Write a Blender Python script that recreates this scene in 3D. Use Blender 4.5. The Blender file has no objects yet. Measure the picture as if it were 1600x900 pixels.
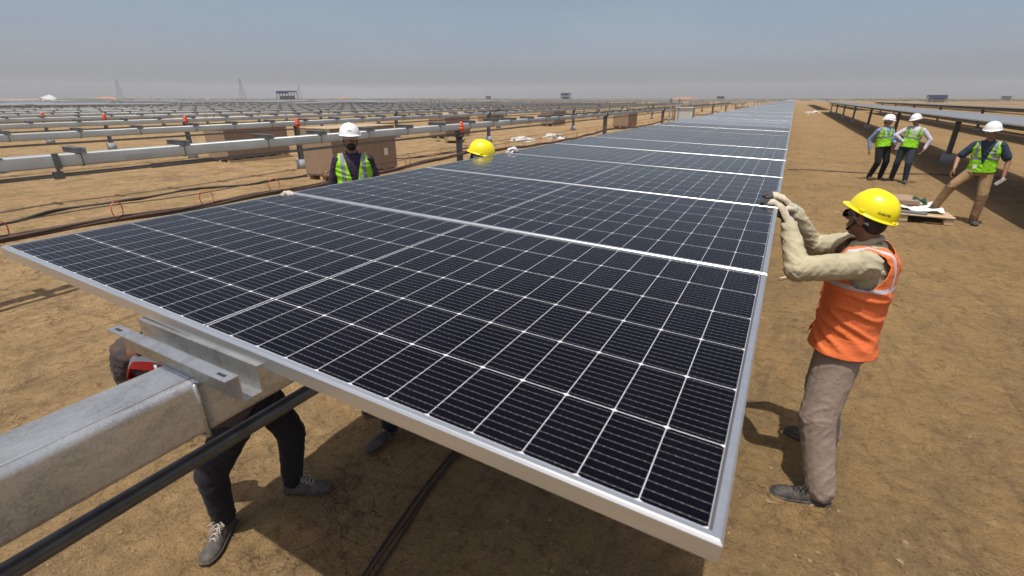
import bpy, bmesh, math, random
import numpy as np
from mathutils import Vector, Matrix, noise
R = math.radians
scene = bpy.context.scene
COL = scene.collection
H = 2.1                                   # camera height over the ground (ground is z = 0)

# ------------------------------------------------------------------ camera
F_PX, PITCH, YAW, ROLL = 742.3, .38002, .506436, -.00105
cam_d = bpy.data.cameras.new('camera'); cam = bpy.data.objects.new('camera', cam_d); COL.objects.link(cam)
fwd = Vector((-math.sin(YAW)*math.cos(PITCH), math.cos(YAW)*math.cos(PITCH), -math.sin(PITCH)))
rgt = Vector((math.cos(YAW), math.sin(YAW), 0)); upv = rgt.cross(fwd)
rot = Matrix((rgt, upv, -fwd)).transposed()
cam.matrix_world = Matrix.Translation((0, 0, H)) @ rot.to_4x4()
cam_d.sensor_width = 36; cam_d.lens = F_PX/1600*36
cam_d.clip_start = .02; cam_d.clip_end = 9000
cam_d.dof.use_dof = True; cam_d.dof.focus_distance = 2.3; cam_d.dof.aperture_fstop = 4.5
scene.camera = cam
# ------------------------------------------------------------------ world, sun, exposure
SUN = Vector((0.0, .28, -1)).normalized()
w = bpy.data.worlds.new("World"); scene.world = w; w.use_nodes = True
nt = w.node_tree; nt.nodes.clear()
sky = nt.nodes.new('ShaderNodeTexSky'); sky.sky_type = 'NISHITA'; sky.sun_disc = False
sky.sun_elevation = R(74.4); sky.sun_rotation = R(180); sky.altitude = 0
sky.air_density = 1.0; sky.dust_density = 4.0; sky.ozone_density = 1.6
bg = nt.nodes.new('ShaderNodeBackground'); bg.inputs[1].default_value = .125
out = nt.nodes.new('ShaderNodeOutputWorld')
tcw = nt.nodes.new('ShaderNodeTexCoord'); mpw = nt.nodes.new('ShaderNodeMapping'); mpw.inputs['Scale'].default_value = (1.2, 1.2, 5)
nzw = nt.nodes.new('ShaderNodeTexNoise'); nzw.inputs['Scale'].default_value = 1.6; nzw.inputs['Detail'].default_value = 5; nt.links.new(tcw.outputs['Generated'], mpw.inputs[0]); nt.links.new(mpw.outputs[0], nzw.inputs['Vector'])
rpw = nt.nodes.new('ShaderNodeValToRGB'); rpw.color_ramp.elements[0].position = .35; rpw.color_ramp.elements[0].color = (.94, .95, .97, 1); rpw.color_ramp.elements[1].position = .7; rpw.color_ramp.elements[1].color = (1.06, 1.04, 1.02, 1)
mxw = nt.nodes.new('ShaderNodeMix'); mxw.data_type = 'RGBA'; mxw.blend_type = 'MULTIPLY'; mxw.inputs[0].default_value = 1
nt.links.new(nzw.outputs['Fac'], rpw.inputs[0]); nt.links.new(sky.outputs[0], mxw.inputs[6]); nt.links.new(rpw.outputs[0], mxw.inputs[7])
szw = nt.nodes.new('ShaderNodeSeparateXYZ'); nt.links.new(tcw.outputs['Generated'], szw.inputs[0])
rp2 = nt.nodes.new('ShaderNodeValToRGB'); e_ = rp2.color_ramp.elements; e_[0].position = 0; e_[0].color = (1.03, 1.09, 1.22, 1); e_[1].position = .20; e_[1].color = (1.03, .99, .95, 1)
for p_, c_ in ((.015, (1.04, 1.12, 1.33, 1)), (.04, (1.14, 1.24, 1.50, 1)), (.067, (1.11, 1.15, 1.37, 1)), (.09, (1.05, 1.06, 1.20, 1)), (.14, (1.02, 1.01, 1.02, 1))): q_ = e_.new(p_); q_.color = c_
mx2 = nt.nodes.new('ShaderNodeMix'); mx2.data_type = 'RGBA'; mx2.blend_type = 'MULTIPLY'; mx2.inputs[0].default_value = 1
nt.links.new(szw.outputs[2], rp2.inputs[0]); nt.links.new(mxw.outputs[2], mx2.inputs[6]); nt.links.new(rp2.outputs[0], mx2.inputs[7])
nt.links.new(mx2.outputs[2], bg.inputs[0]); nt.links.new(bg.outputs[0], out.inputs[0])
sd = bpy.data.lights.new('sun', 'SUN'); sd.energy = 4.3; sd.angle = R(.53); sd.color = (1, .95, .87)
so = bpy.data.objects.new('sun', sd); COL.objects.link(so)
so.rotation_euler = SUN.to_track_quat('-Z', 'Y').to_euler()
vs = scene.view_settings
vs.view_transform = 'Standard'; vs.look = 'None'; vs.gamma = 1; vs.use_curve_mapping = False; vs.exposure = 0.0

# ------------------------------------------------------------------ node helpers
class NT:
    def __init__(s, name):
        s.m = bpy.data.materials.new(name); s.m.use_nodes = True
        s.t = s.m.node_tree; s.n = s.t.nodes
        s.b = s.n['Principled BSDF']
    def new(s, t, **k):
        x = s.n.new(t)
        for a, v in k.items(): setattr(x, a, v)
        return x
    def lk(s, a, b): s.t.links.new(a, b)
    def put(s, sock, v):
        if hasattr(v, 'is_output') or hasattr(v, 'links'): s.lk(v, sock)
        else: sock.default_value = v
    def math(s, op, a, b=0, c=None, clamp=False):
        x = s.new('ShaderNodeMath', operation=op, use_clamp=clamp)
        s.put(x.inputs[0], a); s.put(x.inputs[1], b)
        if c is not None: s.put(x.inputs[2], c)
        return x.outputs[0]
    def noise(s, vec, scale, detail=4, rough=.5, dist=0):
        x = s.new('ShaderNodeTexNoise'); x.inputs['Scale'].default_value = scale
        x.inputs['Detail'].default_value = detail; x.inputs['Roughness'].default_value = rough
        x.inputs['Distortion'].default_value = dist
        if vec is not None: s.lk(vec, x.inputs['Vector'])
        return x.outputs['Fac']
    def ramp(s, fac, stops):
        x = s.new('ShaderNodeValToRGB'); e = x.color_ramp.elements
        while len(e) < len(stops): e.new(.5)
        for i, (p, c) in enumerate(stops):
            e[i].position = p; e[i].color = (*c, 1) if len(c) == 3 else c
        s.lk(fac, x.inputs[0]); return x.outputs[0]
    def mix(s, fac, a, b, mode='MIX'):
        x = s.new('ShaderNodeMix', data_type='RGBA', blend_type=mode)
        s.put(x.inputs[0], fac)
        for i, v in ((6, a), (7, b)):
            if isinstance(v, tuple): v = (*v, 1) if len(v) == 3 else v
            s.put(x.inputs[i], v)
        return x.outputs[2]
    def coord(s, which='Object'): return s.new('ShaderNodeTexCoord').outputs[which]
    def mapping(s, vec, scale=(1, 1, 1), rot=(0, 0, 0)):
        x = s.new('ShaderNodeMapping'); x.inputs['Scale'].default_value = scale; x.inputs['Rotation'].default_value = rot
        s.lk(vec, x.inputs[0]); return x.outputs[0]
    def bump(s, h, strength=.3, dist=.01, nrm=None):
        x = s.new('ShaderNodeBump'); x.inputs['Strength'].default_value = strength; x.inputs['Distance'].default_value = dist
        s.lk(h, x.inputs['Height'])
        if nrm is not None: s.lk(nrm, x.inputs['Normal'])
        s.lk(x.outputs[0], s.b.inputs['Normal']); return x.outputs[0]
    def col(s, v): s.put(s.b.inputs['Base Color'], (*v, 1) if isinstance(v, tuple) and len(v) == 3 else v)
    def rough(s, v): s.put(s.b.inputs['Roughness'], v)
    def metal(s, v): s.put(s.b.inputs['Metallic'], v)

def cloth_mat(name, c, var=.25, scale=9, bump=.25, rough=.9, weave=True):
    m = NT(name); co = m.coord()
    n = m.noise(co, scale, 5, .6)
    dark = tuple(x*(1-var) for x in c); lite = tuple(min(1, x*(1+var*.6)) for x in c)
    m.col(m.ramp(n, [(.3, dark), (.7, lite)])); m.rough(rough)
    m.b.inputs['Sheen Weight'].default_value = .02
    w1 = m.noise(co, 24, 3, .55, 1.2)
    b1 = m.new('ShaderNodeBump'); b1.inputs['Strength'].default_value = bump; b1.inputs['Distance'].default_value = .02; m.lk(w1, b1.inputs['Height'])
    m.bump(m.noise(co, 900, 1), .15, .001, b1.outputs[0])
    return m.m
def plain(name, c, rough=.6, metal=0, var=.15, scale=20, spec=.5):
    m = NT(name); n = m.noise(m.coord(), scale, 4, .6)
    m.col(m.ramp(n, [(.25, tuple(x*(1-var) for x in c)), (.75, tuple(min(1, x*(1+var)) for x in c))]))
    m.rough(rough); m.metal(metal); m.b.inputs['Specular IOR Level'].default_value = spec
    return m.m

M = {}
# --- ground
def mat_ground():
    m = NT('desert_soil'); co = m.coord('Object')
    big = m.noise(co, .16, 5, .6); mid = m.noise(co, 1.3, 7, .68, .7)
    fine = m.noise(co, 11, 8, .74, .4); grit = m.noise(co, 75, 4, .75)
    st = m.noise(m.mapping(co, (4.5, .8, 1), (0, 0, .5)), 1.0, 7, .65, 1.0)
    pat = m.noise(co, .55, 4, .6)
    base = m.ramp(big, [(.25, (0.254, 0.165, 0.073)), (.5, (0.320, 0.208, 0.091)), (.75, (0.368, 0.234, 0.100))])
    sx = m.new('ShaderNodeSeparateXYZ'); m.lk(co, sx.inputs[0])
    lf = m.math('MULTIPLY_ADD', m.math('ADD', sx.outputs[0], m.math('MULTIPLY', pat, 5)), -.16, .45, clamp=True)
    base = m.mix(m.math('MULTIPLY', lf, .55), base, (.47, .325, .175))
    c2 = m.mix(m.ramp(mid, [(.40, (0, 0, 0)), (.66, (.9, .9, .9))]), base, (0.231, 0.157, 0.081))
    c3 = m.mix(m.ramp(st, [(.53, (0, 0, 0)), (.66, (.8, .8, .8))]), c2, (0.195, 0.131, 0.068))
    c4 = m.mix(m.ramp(fine, [(.36, (.9, .9, .9)), (.48, (0, 0, 0))]), c3, (0.176, 0.117, 0.057))
    c5 = m.mix(m.ramp(fine, [(.56, (0, 0, 0)), (.72, (.7, .7, .7))]), c4, (0.429, 0.305, 0.159))
    c6 = m.mix(m.ramp(grit, [(.34, (.85, .85, .85)), (.46, (0, 0, 0))]), c5, (0.124, 0.084, 0.044))
    c6 = m.mix(m.ramp(grit, [(.60, (0, 0, 0)), (.72, (.6, .6, .6))]), c6, (0.468, 0.343, 0.195))
    v = m.new('ShaderNodeTexVoronoi'); v.inputs['Scale'].default_value = 26; m.lk(co, v.inputs['Vector'])
    crumb = m.math('MULTIPLY', m.math('LESS_THAN', v.outputs['Distance'], .2), m.ramp(mid, [(.5, (0, 0, 0)), (.6, (1, 1, 1))]))
    c7 = m.mix(m.math('MULTIPLY', crumb, .7), c6, (0.117, 0.083, 0.046))
    # drying cracks, only in patches
    vc = m.new('ShaderNodeTexVoronoi', feature='DISTANCE_TO_EDGE'); vc.inputs['Scale'].default_value = 2.3
    wob = m.new('ShaderNodeVectorMath', operation='ADD'); nn = m.new('ShaderNodeTexNoise'); nn.inputs['Scale'].default_value = 3; nn.inputs['Detail'].default_value = 6; m.lk(co, nn.inputs['Vector'])
    m.lk(co, wob.inputs[0]); m.lk(nn.outputs['Color'], wob.inputs[1]); m.lk(wob.outputs[0], vc.inputs['Vector'])
    crack = m.math('MULTIPLY', m.math('LESS_THAN', vc.outputs['Distance'], .012), m.ramp(pat, [(.52, (0, 0, 0)), (.60, (1, 1, 1))]))
    c8 = m.mix(m.math('MULTIPLY', crack, .75), c7, (0.098, 0.066, 0.037))
    m.col(c8); m.rough(.97); m.b.inputs['Specular IOR Level'].default_value = .15
    h = m.math('ADD', m.math('MULTIPLY', fine, .9), m.math('MULTIPLY', grit, .22))
    h = m.math('ADD', h, m.math('MULTIPLY', mid, 1.8)); h = m.math('ADD', h, m.math('MULTIPLY', crumb, .12)); h = m.math('SUBTRACT', h, m.math('MULTIPLY', crack, .5))
    h = m.math('ADD', h, m.math('MULTIPLY', st, .8))
    m.bump(h, 1.0, .06)
    return m.m
M['ground'] = mat_ground()
def mat_clod():
    m = NT('clod'); co = m.coord(); n = m.noise(co, 30, 5, .7)
    m.col(m.ramp(n, [(.3, (.16, .112, .058)), (.7, (.28, .20, .105))])); m.rough(1); m.bump(n, .6, .01); return m.m
M['clod'] = mat_clod()
# --- metals
def mat_galv(name, base=.46, spangle=240, tint=(1, 1.01, 1.0), metal=1.0, rough=(.18, .38)):
    m = NT(name); co = m.coord()
    v = m.new('ShaderNodeTexVoronoi'); v.inputs['Scale'].default_value = spangle; m.lk(co, v.inputs['Vector'])
    sp = m.new('ShaderNodeSeparateColor'); m.lk(v.outputs['Color'], sp.inputs[0])
    n = m.noise(co, 6, 6, .65, .5); n2 = m.noise(m.mapping(co, (1, .35, 1)), 28, 5, .7, .6)
    f = m.math('ADD', m.math('MULTIPLY', sp.outputs[0], .10), m.math('ADD', m.math('MULTIPLY', n, .62), m.math('MULTIPLY', n2, .30)))
    a = tuple(base*.62*t for t in tint); b = tuple(base*1.45*t for t in tint)
    c = m.ramp(f, [(.36, a), (.50, tuple(base*t for t in tint)), (.74, b)])
    stain = m.ramp(m.noise(m.mapping(co, (2, .5, 2)), 9, 6, .7, 1.0), [(.56, (0, 0, 0)), (.70, (.5, .5, .5))])
    m.col(m.mix(stain, c, (base*1.15, base*1.02, base*.72)))
    m.metal(metal); m.rough(m.ramp(f, [(.3, (rough[1],)*3), (.75, (rough[0],)*3)]))
    m.bump(m.math('ADD', n2, m.math('MULTIPLY', sp.outputs[1], .15)), .12, .004)
    return m.m
M['galv'] = mat_galv('galvanised_steel', base=.42, metal=.72, rough=(.24, .42))
M['galv_far'] = plain('galvanised_steel_dull', (.36, .39, .40), .5, .35, .12, 3)
M['tube_far'] = plain('tube_steel_dull', (.40, .43, .44), .42, .35, .14, 2)
M['post'] = plain('pile_steel', (.17, .18, .18), .6, .3, .2, 12)
M['pipe_dark'] = plain('shaft_steel', (.085, .088, .09), .32, .6, .35, 14)
M['column'] = plain('drive_column', (.075, .078, .075), .5, .2, .2, 14)
M['concrete'] = plain('footing_concrete', (.33, .35, .37), .9, 0, .2, 18)
M['orange_plastic'] = plain('orange_wrap', (.85, .10, .025), .35, 0, .2, 30)
M['black_rubber'] = plain('black_rubber', (.02, .02, .022), .6, 0, .2, 40)
M['cable'] = plain('cable_black', (.030, .024, .022), .55, 0, .3, 20)
M['cable_brown'] = plain('cable_dusty', (.085, .052, .038), .7, 0, .3, 20)
M['wire'] = plain('wire_dark', (.06, .055, .05), .6, .3, .1)
M['hook'] = plain('orange_hook', (.62, .17, .05), .5, 0, .1)
def mat_frame():
    m = NT('anodised_aluminium'); co = m.coord()
    n = m.noise(m.mapping(co, (1, 30, 30)), 3, 4, .6); m.col(m.ramp(n, [(.3, (.62, .63, .63)), (.7, (.70, .70, .69))]))
    m.metal(.84); m.rough(m.math('MULTIPLY_ADD', n, .10, .27)); return m.m
M['frame'] = mat_frame()
PW, PD, PT, LIP = 2.278, 1.130, .035, .015
def mat_cells(sheen, dusty, nm='solar_cells'):
    m = NT(nm); uv = m.new('ShaderNodeUVMap', uv_map='UVMap'); sp = m.new('ShaderNodeSeparateXYZ'); m.lk(uv.outputs[0], sp.inputs[0])
    u, v = sp.outputs[0], sp.outputs[1]
    mar = .005
    cu = m.math('ABSOLUTE', m.math('SUBTRACT', u, PW/2))                     # distance from centre line
    gap = .0055
    pu = (PW/2 - LIP - mar - gap)/12; mv = .0035; pv = (PD - 2*LIP - 2*mv)/6
    a = m.math('DIVIDE', m.math('SUBTRACT', cu, gap), pu)
    b = m.math('DIVIDE', m.math('SUBTRACT', v, LIP+mv), pv)
    def dist(x, p):                                                         # metres to the nearest cell boundary
        f = m.math('FRACT', x); return m.math('MULTIPLY', m.math('MINIMUM', f, m.math('SUBTRACT', 1, f)), p)
    da, db = dist(a, pu), dist(b, pv)
    line = m.math('MAXIMUM', m.math('LESS_THAN', da, .0006), m.math('LESS_THAN', db, .0008))
    dia = m.math('LESS_THAN', m.math('ADD', da, m.math('MULTIPLY', db, 2.0)), .0085)
    white = m.math('MAXIMUM', line, dia)
    cen = m.math('MULTIPLY', m.math('GREATER_THAN', cu, .0040), m.math('LESS_THAN', cu, gap+.0006))
    inner = m.math('LESS_THAN', cu, .0040)
    outer = m.math('MAXIMUM', m.math('GREATER_THAN', a, 12), m.math('MAXIMUM', m.math('LESS_THAN', b, 0), m.math('GREATER_THAN', b, 6)))
    white = m.math('MAXIMUM', white, cen)
    bb = m.math('FRACT', m.math('MULTIPLY', b, 10)); bus = m.math('LESS_THAN', m.math('ABSOLUTE', m.math('SUBTRACT', bb, .5)), .024)
    # solder pads make the busbars beaded
    pad = m.math('FRACT', m.math('MULTIPLY', a, 7)); bead = m.math('MULTIPLY_ADD', m.math('LESS_THAN', pad, .25), .5, .5)
    co = m.coord('Object')
    tone = m.noise(uv.outputs[0], 1.1, 2, .5)
    cell = m.ramp(tone, [(.3, (.0016, .0015, .0036)), (.7, (.0026, .0023, .0055))])
    c = m.mix(m.math('MULTIPLY', m.math('MULTIPLY', bus, bead), .8), cell, (.33, .31, .30))
    c = m.mix(white, c, (.62, .63, .65)); c = m.mix(inner, c, (.02, .02, .025)); c = m.mix(outer, c, (.085, .085, .09))
    wn = m.new('ShaderNodeTexWhiteNoise', noise_dimensions='2D'); cb = m.new('ShaderNodeCombineXYZ'); m.lk(m.math('FLOOR', m.math('DIVIDE', u, pu)), cb.inputs[0]); m.lk(m.math('FLOOR', b), cb.inputs[1]); m.lk(cb.outputs[0], wn.inputs['Vector'])
    c = m.mix(m.math('MULTIPLY', wn.outputs['Value'], .35), c, (.004, .0035, .006), 'ADD')
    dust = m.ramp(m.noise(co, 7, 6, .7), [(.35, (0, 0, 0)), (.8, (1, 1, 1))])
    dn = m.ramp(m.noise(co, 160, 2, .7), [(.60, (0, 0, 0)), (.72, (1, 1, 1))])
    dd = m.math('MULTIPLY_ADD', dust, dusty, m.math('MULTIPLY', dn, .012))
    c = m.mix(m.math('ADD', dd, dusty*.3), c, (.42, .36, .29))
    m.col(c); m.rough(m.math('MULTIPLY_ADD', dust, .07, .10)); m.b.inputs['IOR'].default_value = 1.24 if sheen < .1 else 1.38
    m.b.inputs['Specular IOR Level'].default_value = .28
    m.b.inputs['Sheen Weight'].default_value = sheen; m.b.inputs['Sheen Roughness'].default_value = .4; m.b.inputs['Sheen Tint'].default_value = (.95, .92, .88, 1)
    return m.m
M['cells'] = mat_cells(.0, .004); M['cells_dusty_glare'] = mat_cells(.9, .04, 'solar_cells_dusty_glare')  # second copy: a little more dust, plus strong sheen painting in the far rows' glare
def mat_card(name, c):
    m = NT(name); co = m.coord(); n = m.noise(m.mapping(co, (1, 1, 9)), 5, 4, .6); k = m.noise(co, 2.2, 3)
    m.col(m.mix(m.ramp(k, [(.4, (0, 0, 0)), (.8, (.5, .5, .5))]), m.ramp(n, [(.3, tuple(x*.8 for x in c)), (.7, c)]), tuple(x*.7 for x in c)))
    m.rough(.85); return m.m
M['card'] = mat_card('cardboard', (.33, .23, .155)); M['card_lid'] = mat_card('cardboard_lid', (.42, .32, .21))
M['wood'] = mat_card('pallet_wood', (.60, .45, .28))
M['white_bag'] = plain('white_plastic', (.46, .44, .40), .5, 0, .3, 12)
M['paper'] = plain('paper_white', (.72, .69, .62), .8, 0, .1)
M['strap_green'] = plain('strap_green', (.025, .10, .07), .5)
M['slab_grey'] = plain('slab_grey', (.14, .15, .16), .5)
M['cabinet'] = plain('cabinet_paint', (.66, .66, .62), .5)
M['blue_roof'] = plain('blue_sheet_roof', (.018, .024, .11), .8)
M['dark_steel'] = plain('dark_steel', (.07, .07, .075), .7)
M['scrub'] = plain('scrub', (.11, .10, .055), 1, 0, .4, .2)
M['tent_white'] = plain('tent_white', (.50, .49, .47), .8)
M['red_clay'] = plain('clay_heap', (.36, .17, .09), 1)
# --- people
M['skin'] = plain('skin', (.27, .135, .085), .5, 0, .12, 30)
M['skin_dark'] = plain('skin_tanned', (.17, .082, .05), .5, 0, .12, 30)
M['hair'] = plain('hair', (.008, .007, .007), .6)
M['eye'] = plain('eye_white', (.5, .48, .45), .3)
M['lens_black'] = plain('lens_black', (.006, .006, .007), .12)
def mat_hat(name, c):
    m = NT(name); n = m.noise(m.coord(), 14, 5, .7); s2 = m.noise(m.coord(), 70, 3, .6)
    m.col(m.mix(m.ramp(n, [(.55, (0, 0, 0)), (.85, (.22, .22, .22))]), c, tuple(x*.72+.05 for x in c)))
    m.rough(m.math('MULTIPLY_ADD', s2, .15, .22)); m.b.inputs['Coat Weight'].default_value = .15; return m.m
M['hat_yellow'] = mat_hat('helmet_yellow', (.80, .68, .005)); M['hat_white'] = mat_hat('helmet_white', (.80, .80, .79))
M['band'] = plain('harness_grey', (.40, .38, .43), .6)
M['ink'] = plain('ink_black', (.015, .015, .015), .6)
def mat_vest(name, c, band, stripes):
    """cloth with sewn-on reflective bands; 'body' attribute = (across, depth, height) on the wearer"""
    m = NT(name); at = m.new('ShaderNodeAttribute', attribute_name='body'); sp = m.new('ShaderNodeSeparateXYZ'); m.lk(at.outputs['Vector'], sp.inputs[0])
    a = m.math('ABSOLUTE', sp.outputs[0]); h = sp.outputs[2]
    mask = None
    for kind, c0, hw in stripes:
        s = m.math('LESS_THAN', m.math('ABSOLUTE', m.math('SUBTRACT', a if kind == 'v' else h, c0)), hw)
        if kind == 'v' : s = m.math('MULTIPLY', s, m.math('GREATER_THAN', h, stripes[0][1] if stripes[0][0] == 'h' else 0))
        mask = s if mask is None else m.math('MAXIMUM', mask, s)
    co = m.coord(); n = m.noise(co, 8, 5, .6)
    base = m.ramp(n, [(.3, tuple(x*.86 for x in c)), (.7, tuple(min(1, x*1.08) for x in c))])
    m.col(m.mix(mask, base, band)); m.rough(.8)
    b1 = m.new('ShaderNodeBump'); b1.inputs['Strength'].default_value = .3; b1.inputs['Distance'].default_value = .02
    m.lk(m.noise(co, 16, 4, .55, 1.4), b1.inputs['Height']); m.bump(m.noise(co, 700, 1), .12, .001, b1.outputs[0])
    return m.m
M['vest_orange'] = mat_vest('vest_orange', (.74, .165, .045), (.48, .46, .50), [('h', .36, .010), ('v', .125, .010)])
M['vest_red'] = mat_vest('vest_red', (.62, .030, .016), (.50, .48, .48), [('h', .26, .016), ('v', .10, .020)])
M['vest_green'] = mat_vest('vest_lime', (.30, .74, .012), (.24, .25, .26), [('h', .21, .022), ('v', .115, .024)])
M['shirt_cream'] = cloth_mat('shirt_cream', (.43, .39, .26), .22, 6, .3)
M['shirt_navy'] = cloth_mat('shirt_navy', (.018, .035, .06)); M['shirt_blue'] = cloth_mat('shirt_light_blue', (.19, .27, .44))
M['shirt_white'] = cloth_mat('shirt_pale', (.52, .50, .60))
def mat_plaid(name, a, b, c):
    m = NT(name); co = m.coord(); 
    def wv(r, s):
        x = m.new('ShaderNodeTexWave', wave_type='BANDS', bands_direction=r, wave_profile='SIN'); x.inputs['Scale'].default_value = s
        x.inputs['Distortion'].default_value = .6; m.lk(co, x.inputs[0]); return m.ramp(x.outputs['Fac'], [(.45, (0, 0, 0)), (.55, (1, 1, 1))])
    c1 = m.mix(m.math('MULTIPLY', wv('X', 9), .6), a, b); c1 = m.mix(m.math('MULTIPLY', wv('Z', 9), .6), c1, b); c1 = m.mix(m.math('MULTIPLY', wv('Z', 22), .3), c1, c)
    m.col(c1); m.rough(.9); m.bump(m.noise(co, 18, 4, .55, 1.2), .4, .02); return m.m
M['plaid_brown'] = mat_plaid('plaid_brown', (.035, .036, .05), (.085, .05, .034), (.05, .03, .028))
M['plaid_purple'] = mat_plaid('plaid_purple', (.022, .014, .03), (.05, .025, .07), (.012, .01, .014))
M['trouser_khaki'] = cloth_mat('trouser_greybrown', (.26, .20, .16), .2, 6, .25); M['trouser_tan'] = cloth_mat('trouser_tan', (.27, .17, .085))
M['trouser_navy'] = cloth_mat('trouser_navy', (.006, .006, .012)); M['trouser_black'] = cloth_mat('trouser_black', (.005, .006, .009)); M['jeans'] = cloth_mat('jeans', (.016, .030, .045))
M['glove'] = cloth_mat('glove_cream', (.52, .45, .34), .2, 40, .5); M['glove_palm'] = plain('glove_rubber', (.045, .043, .042), .8)
M['glove_white'] = cloth_mat('glove_white', (.62, .62, .62), .15, 40, .4); M['cuff'] = cloth_mat('glove_cuff', (.34, .40, .41), .15, 60, .4)
def mat_shoe(name, c):
    m = NT(name); n = m.noise(m.coord(), 22, 6, .7)
    m.col(m.mix(m.ramp(n, [(.42, (0, 0, 0)), (.78, (.8, .8, .8))]), c, (.17, .13, .09))); m.rough(.75); m.bump(n, .2, .004); return m.m
M['shoe'] = mat_shoe('shoe_black', (.022, .024, .026)); M['shoe_grey'] = mat_shoe('shoe_grey', (.055, .052, .048)); M['sole'] = mat_shoe('shoe_sole', (.035, .033, .03))
M['lace'] = plain('lace', (.42, .40, .37), .9); M['lace_dark'] = plain('lace_black', (.02, .02, .02), .9)

# ------------------------------------------------------------------ object helpers
def tag(o, label=None, cat=None, group=None, kind=None):
    if label: o['label'] = label
    if cat: o['category'] = cat
    if group: o['group'] = group
    if kind: o['kind'] = kind
    return o
def empty(name, loc, rz=0):
    o = bpy.data.objects.new(name, None); COL.objects.link(o); o.location = loc; o.rotation_euler = (0, 0, rz); o.empty_display_size = .1
    return o
def link(name, me, mats, parent=None, loc=None, smooth=False):
    if not isinstance(mats, (list, tuple)): mats = [mats]
    for m in mats: me.materials.append(m)
    o = bpy.data.objects.new(name, me); COL.objects.link(o)
    if parent: o.parent = parent
    if loc is not None: o.location = loc
    if smooth:
        me.polygons.foreach_set('use_smooth', [True]*len(me.polygons))
    return o
class MB:
    """collects simple solids in one mesh"""
    def __init__(s): s.bm = bmesh.new()
    def box(s, c, d, rot=None, bevel=0, mat=0):
        r = bmesh.ops.create_cube(s.bm, size=1); vs = r['verts']
        for v in vs:
            p = Vector((v.co.x*d[0], v.co.y*d[1], v.co.z*d[2]))
            if rot is not None: p = rot @ p
            v.co = p + Vector(c)
        if bevel:
            es = list({e for v in vs for e in v.link_edges})
            rr = bmesh.ops.bevel(s.bm, geom=es, offset=bevel, segments=2, affect='EDGES', profile=.5)
            fs = rr['faces']
        if mat:
            for f in {f for v in vs if v.is_valid for f in v.link_faces}: f.material_index = mat
        return s
    def tube(s, pts, r, n=10, caps=True, mat=0):
        pts = [Vector(p) for p in pts]; rs = r if isinstance(r, (list, tuple)) else [r]*len(pts)
        rings = []; prev = None
        for i, p in enumerate(pts):
            d = (pts[min(i+1, len(pts)-1)] - pts[max(i-1, 0)]).normalized()
            if prev is None: a = d.orthogonal().normalized()
            else: a = (prev - d*prev.dot(d)).normalized()
            prev = a; b = d.cross(a)
            rings.append([s.bm.verts.new(p + (a*math.cos(2*math.pi*k/n) + b*math.sin(2*math.pi*k/n))*rs[i]) for k in range(n)])
        for A, B in zip(rings, rings[1:]):
            for k in range(n):
                f = s.bm.faces.new((A[k], A[(k+1) % n], B[(k+1) % n], B[k])); f.material_index = mat
        if caps:
            f = s.bm.faces.new(rings[0][::-1]); f.material_index = mat
            f = s.bm.faces.new(rings[-1]); f.material_index = mat
        return s
    def capsule(s, p0, r0, p1, r1, n=14):
        p0, p1 = Vector(p0), Vector(p1); d = (p1-p0)
        if d.length < 1e-6: d = Vector((0, 0, 1e-4))
        u = d.normalized(); pts = []; rs = []
        for k in range(5):
            a = math.pi/2*(1-k/4); pts.append(p0 - u*r0*math.sin(a)); rs.append(max(r0*math.cos(a), 1e-4))
        for k in range(5):
            a = math.pi/2*k/4; pts.append(p1 + u*r1*math.sin(a)); rs.append(max(r1*math.cos(a), 1e-4))
        return s.tube(pts, rs, n)
    def ring_loft(s, rings, cap=True):
        """rings: lists of points, all the same length"""
        rr = [[s.bm.verts.new(p) for p in g] for g in rings]; n = len(rr[0])
        for A, B in zip(rr, rr[1:]):
            for k in range(n): s.bm.faces.new((A[k], A[(k+1) % n], B[(k+1) % n], B[k]))
        if cap: s.bm.faces.new(rr[0][::-1]); s.bm.faces.new(rr[-1])
        return s
    def ell(s, c, ax, seg=20):
        """ellipsoid; ax = three axis vectors"""
        r = bmesh.ops.create_uvsphere(s.bm, u_segments=seg, v_segments=seg//2, radius=1)
        for v in r['verts']: v.co = Vector(c) + ax[0]*v.co.x + ax[1]*v.co.y + ax[2]*v.co.z
        return s
    def mesh(s, name='m'):
        bmesh.ops.recalc_face_normals(s.bm, faces=s.bm.faces)
        me = bpy.data.meshes.new(name); s.bm.to_mesh(me); s.bm.free(); return me
    def build(s, name, mats, parent=None, loc=None, smooth=False): return link(name, s.mesh(name), mats, parent, loc, smooth)
def V(x, y, z): return Vector((x, y, z+H))       # a measured point (z from the camera's height)

# ------------------------------------------------------------------ ground
rnd = random.Random(7)
def gh(x, y):
    d = math.hypot(x, y)
    k = max(0, 1 - d/90)
    p = Vector((x, y, 0))
    a = noise.noise(p*.55)*.035 + noise.noise(p*1.9 + Vector((9, 3, 1)))*.014 + noise.noise(p*5.5)*.006
    r = noise.noise(p*.8 + Vector((4, 4, 4)))
    a += max(0, noise.noise(Vector((x*2.3, y*9, 3))))*max(0, r)*.02
    for rx in (1.35, 3.05):                                  # shallow wheel ruts along the aisle
        u_ = (x - rx - .12*noise.noise(Vector((rx, y*.25, 0))))/.16
        if abs(u_) < 2.2: a += (-.022*math.exp(-u_*u_) + .012*math.exp(-(abs(u_)-1.3)**2*6))*(.55+.45*noise.noise(Vector((x*2, y*1.1, 8))))
    if x < -8.3: a += .05*max(0, noise.noise(p*.35))*min(1, (-8.3-x)/3)
    return (a-.012)*k
NG = 560; b_ = 8.2; a_ = 1.5
uu = np.linspace(-1, 1, NG); gx = a_*np.sinh(b_*uu)-.8; gy = a_*np.sinh(b_*uu)+2.2
verts = []
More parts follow.
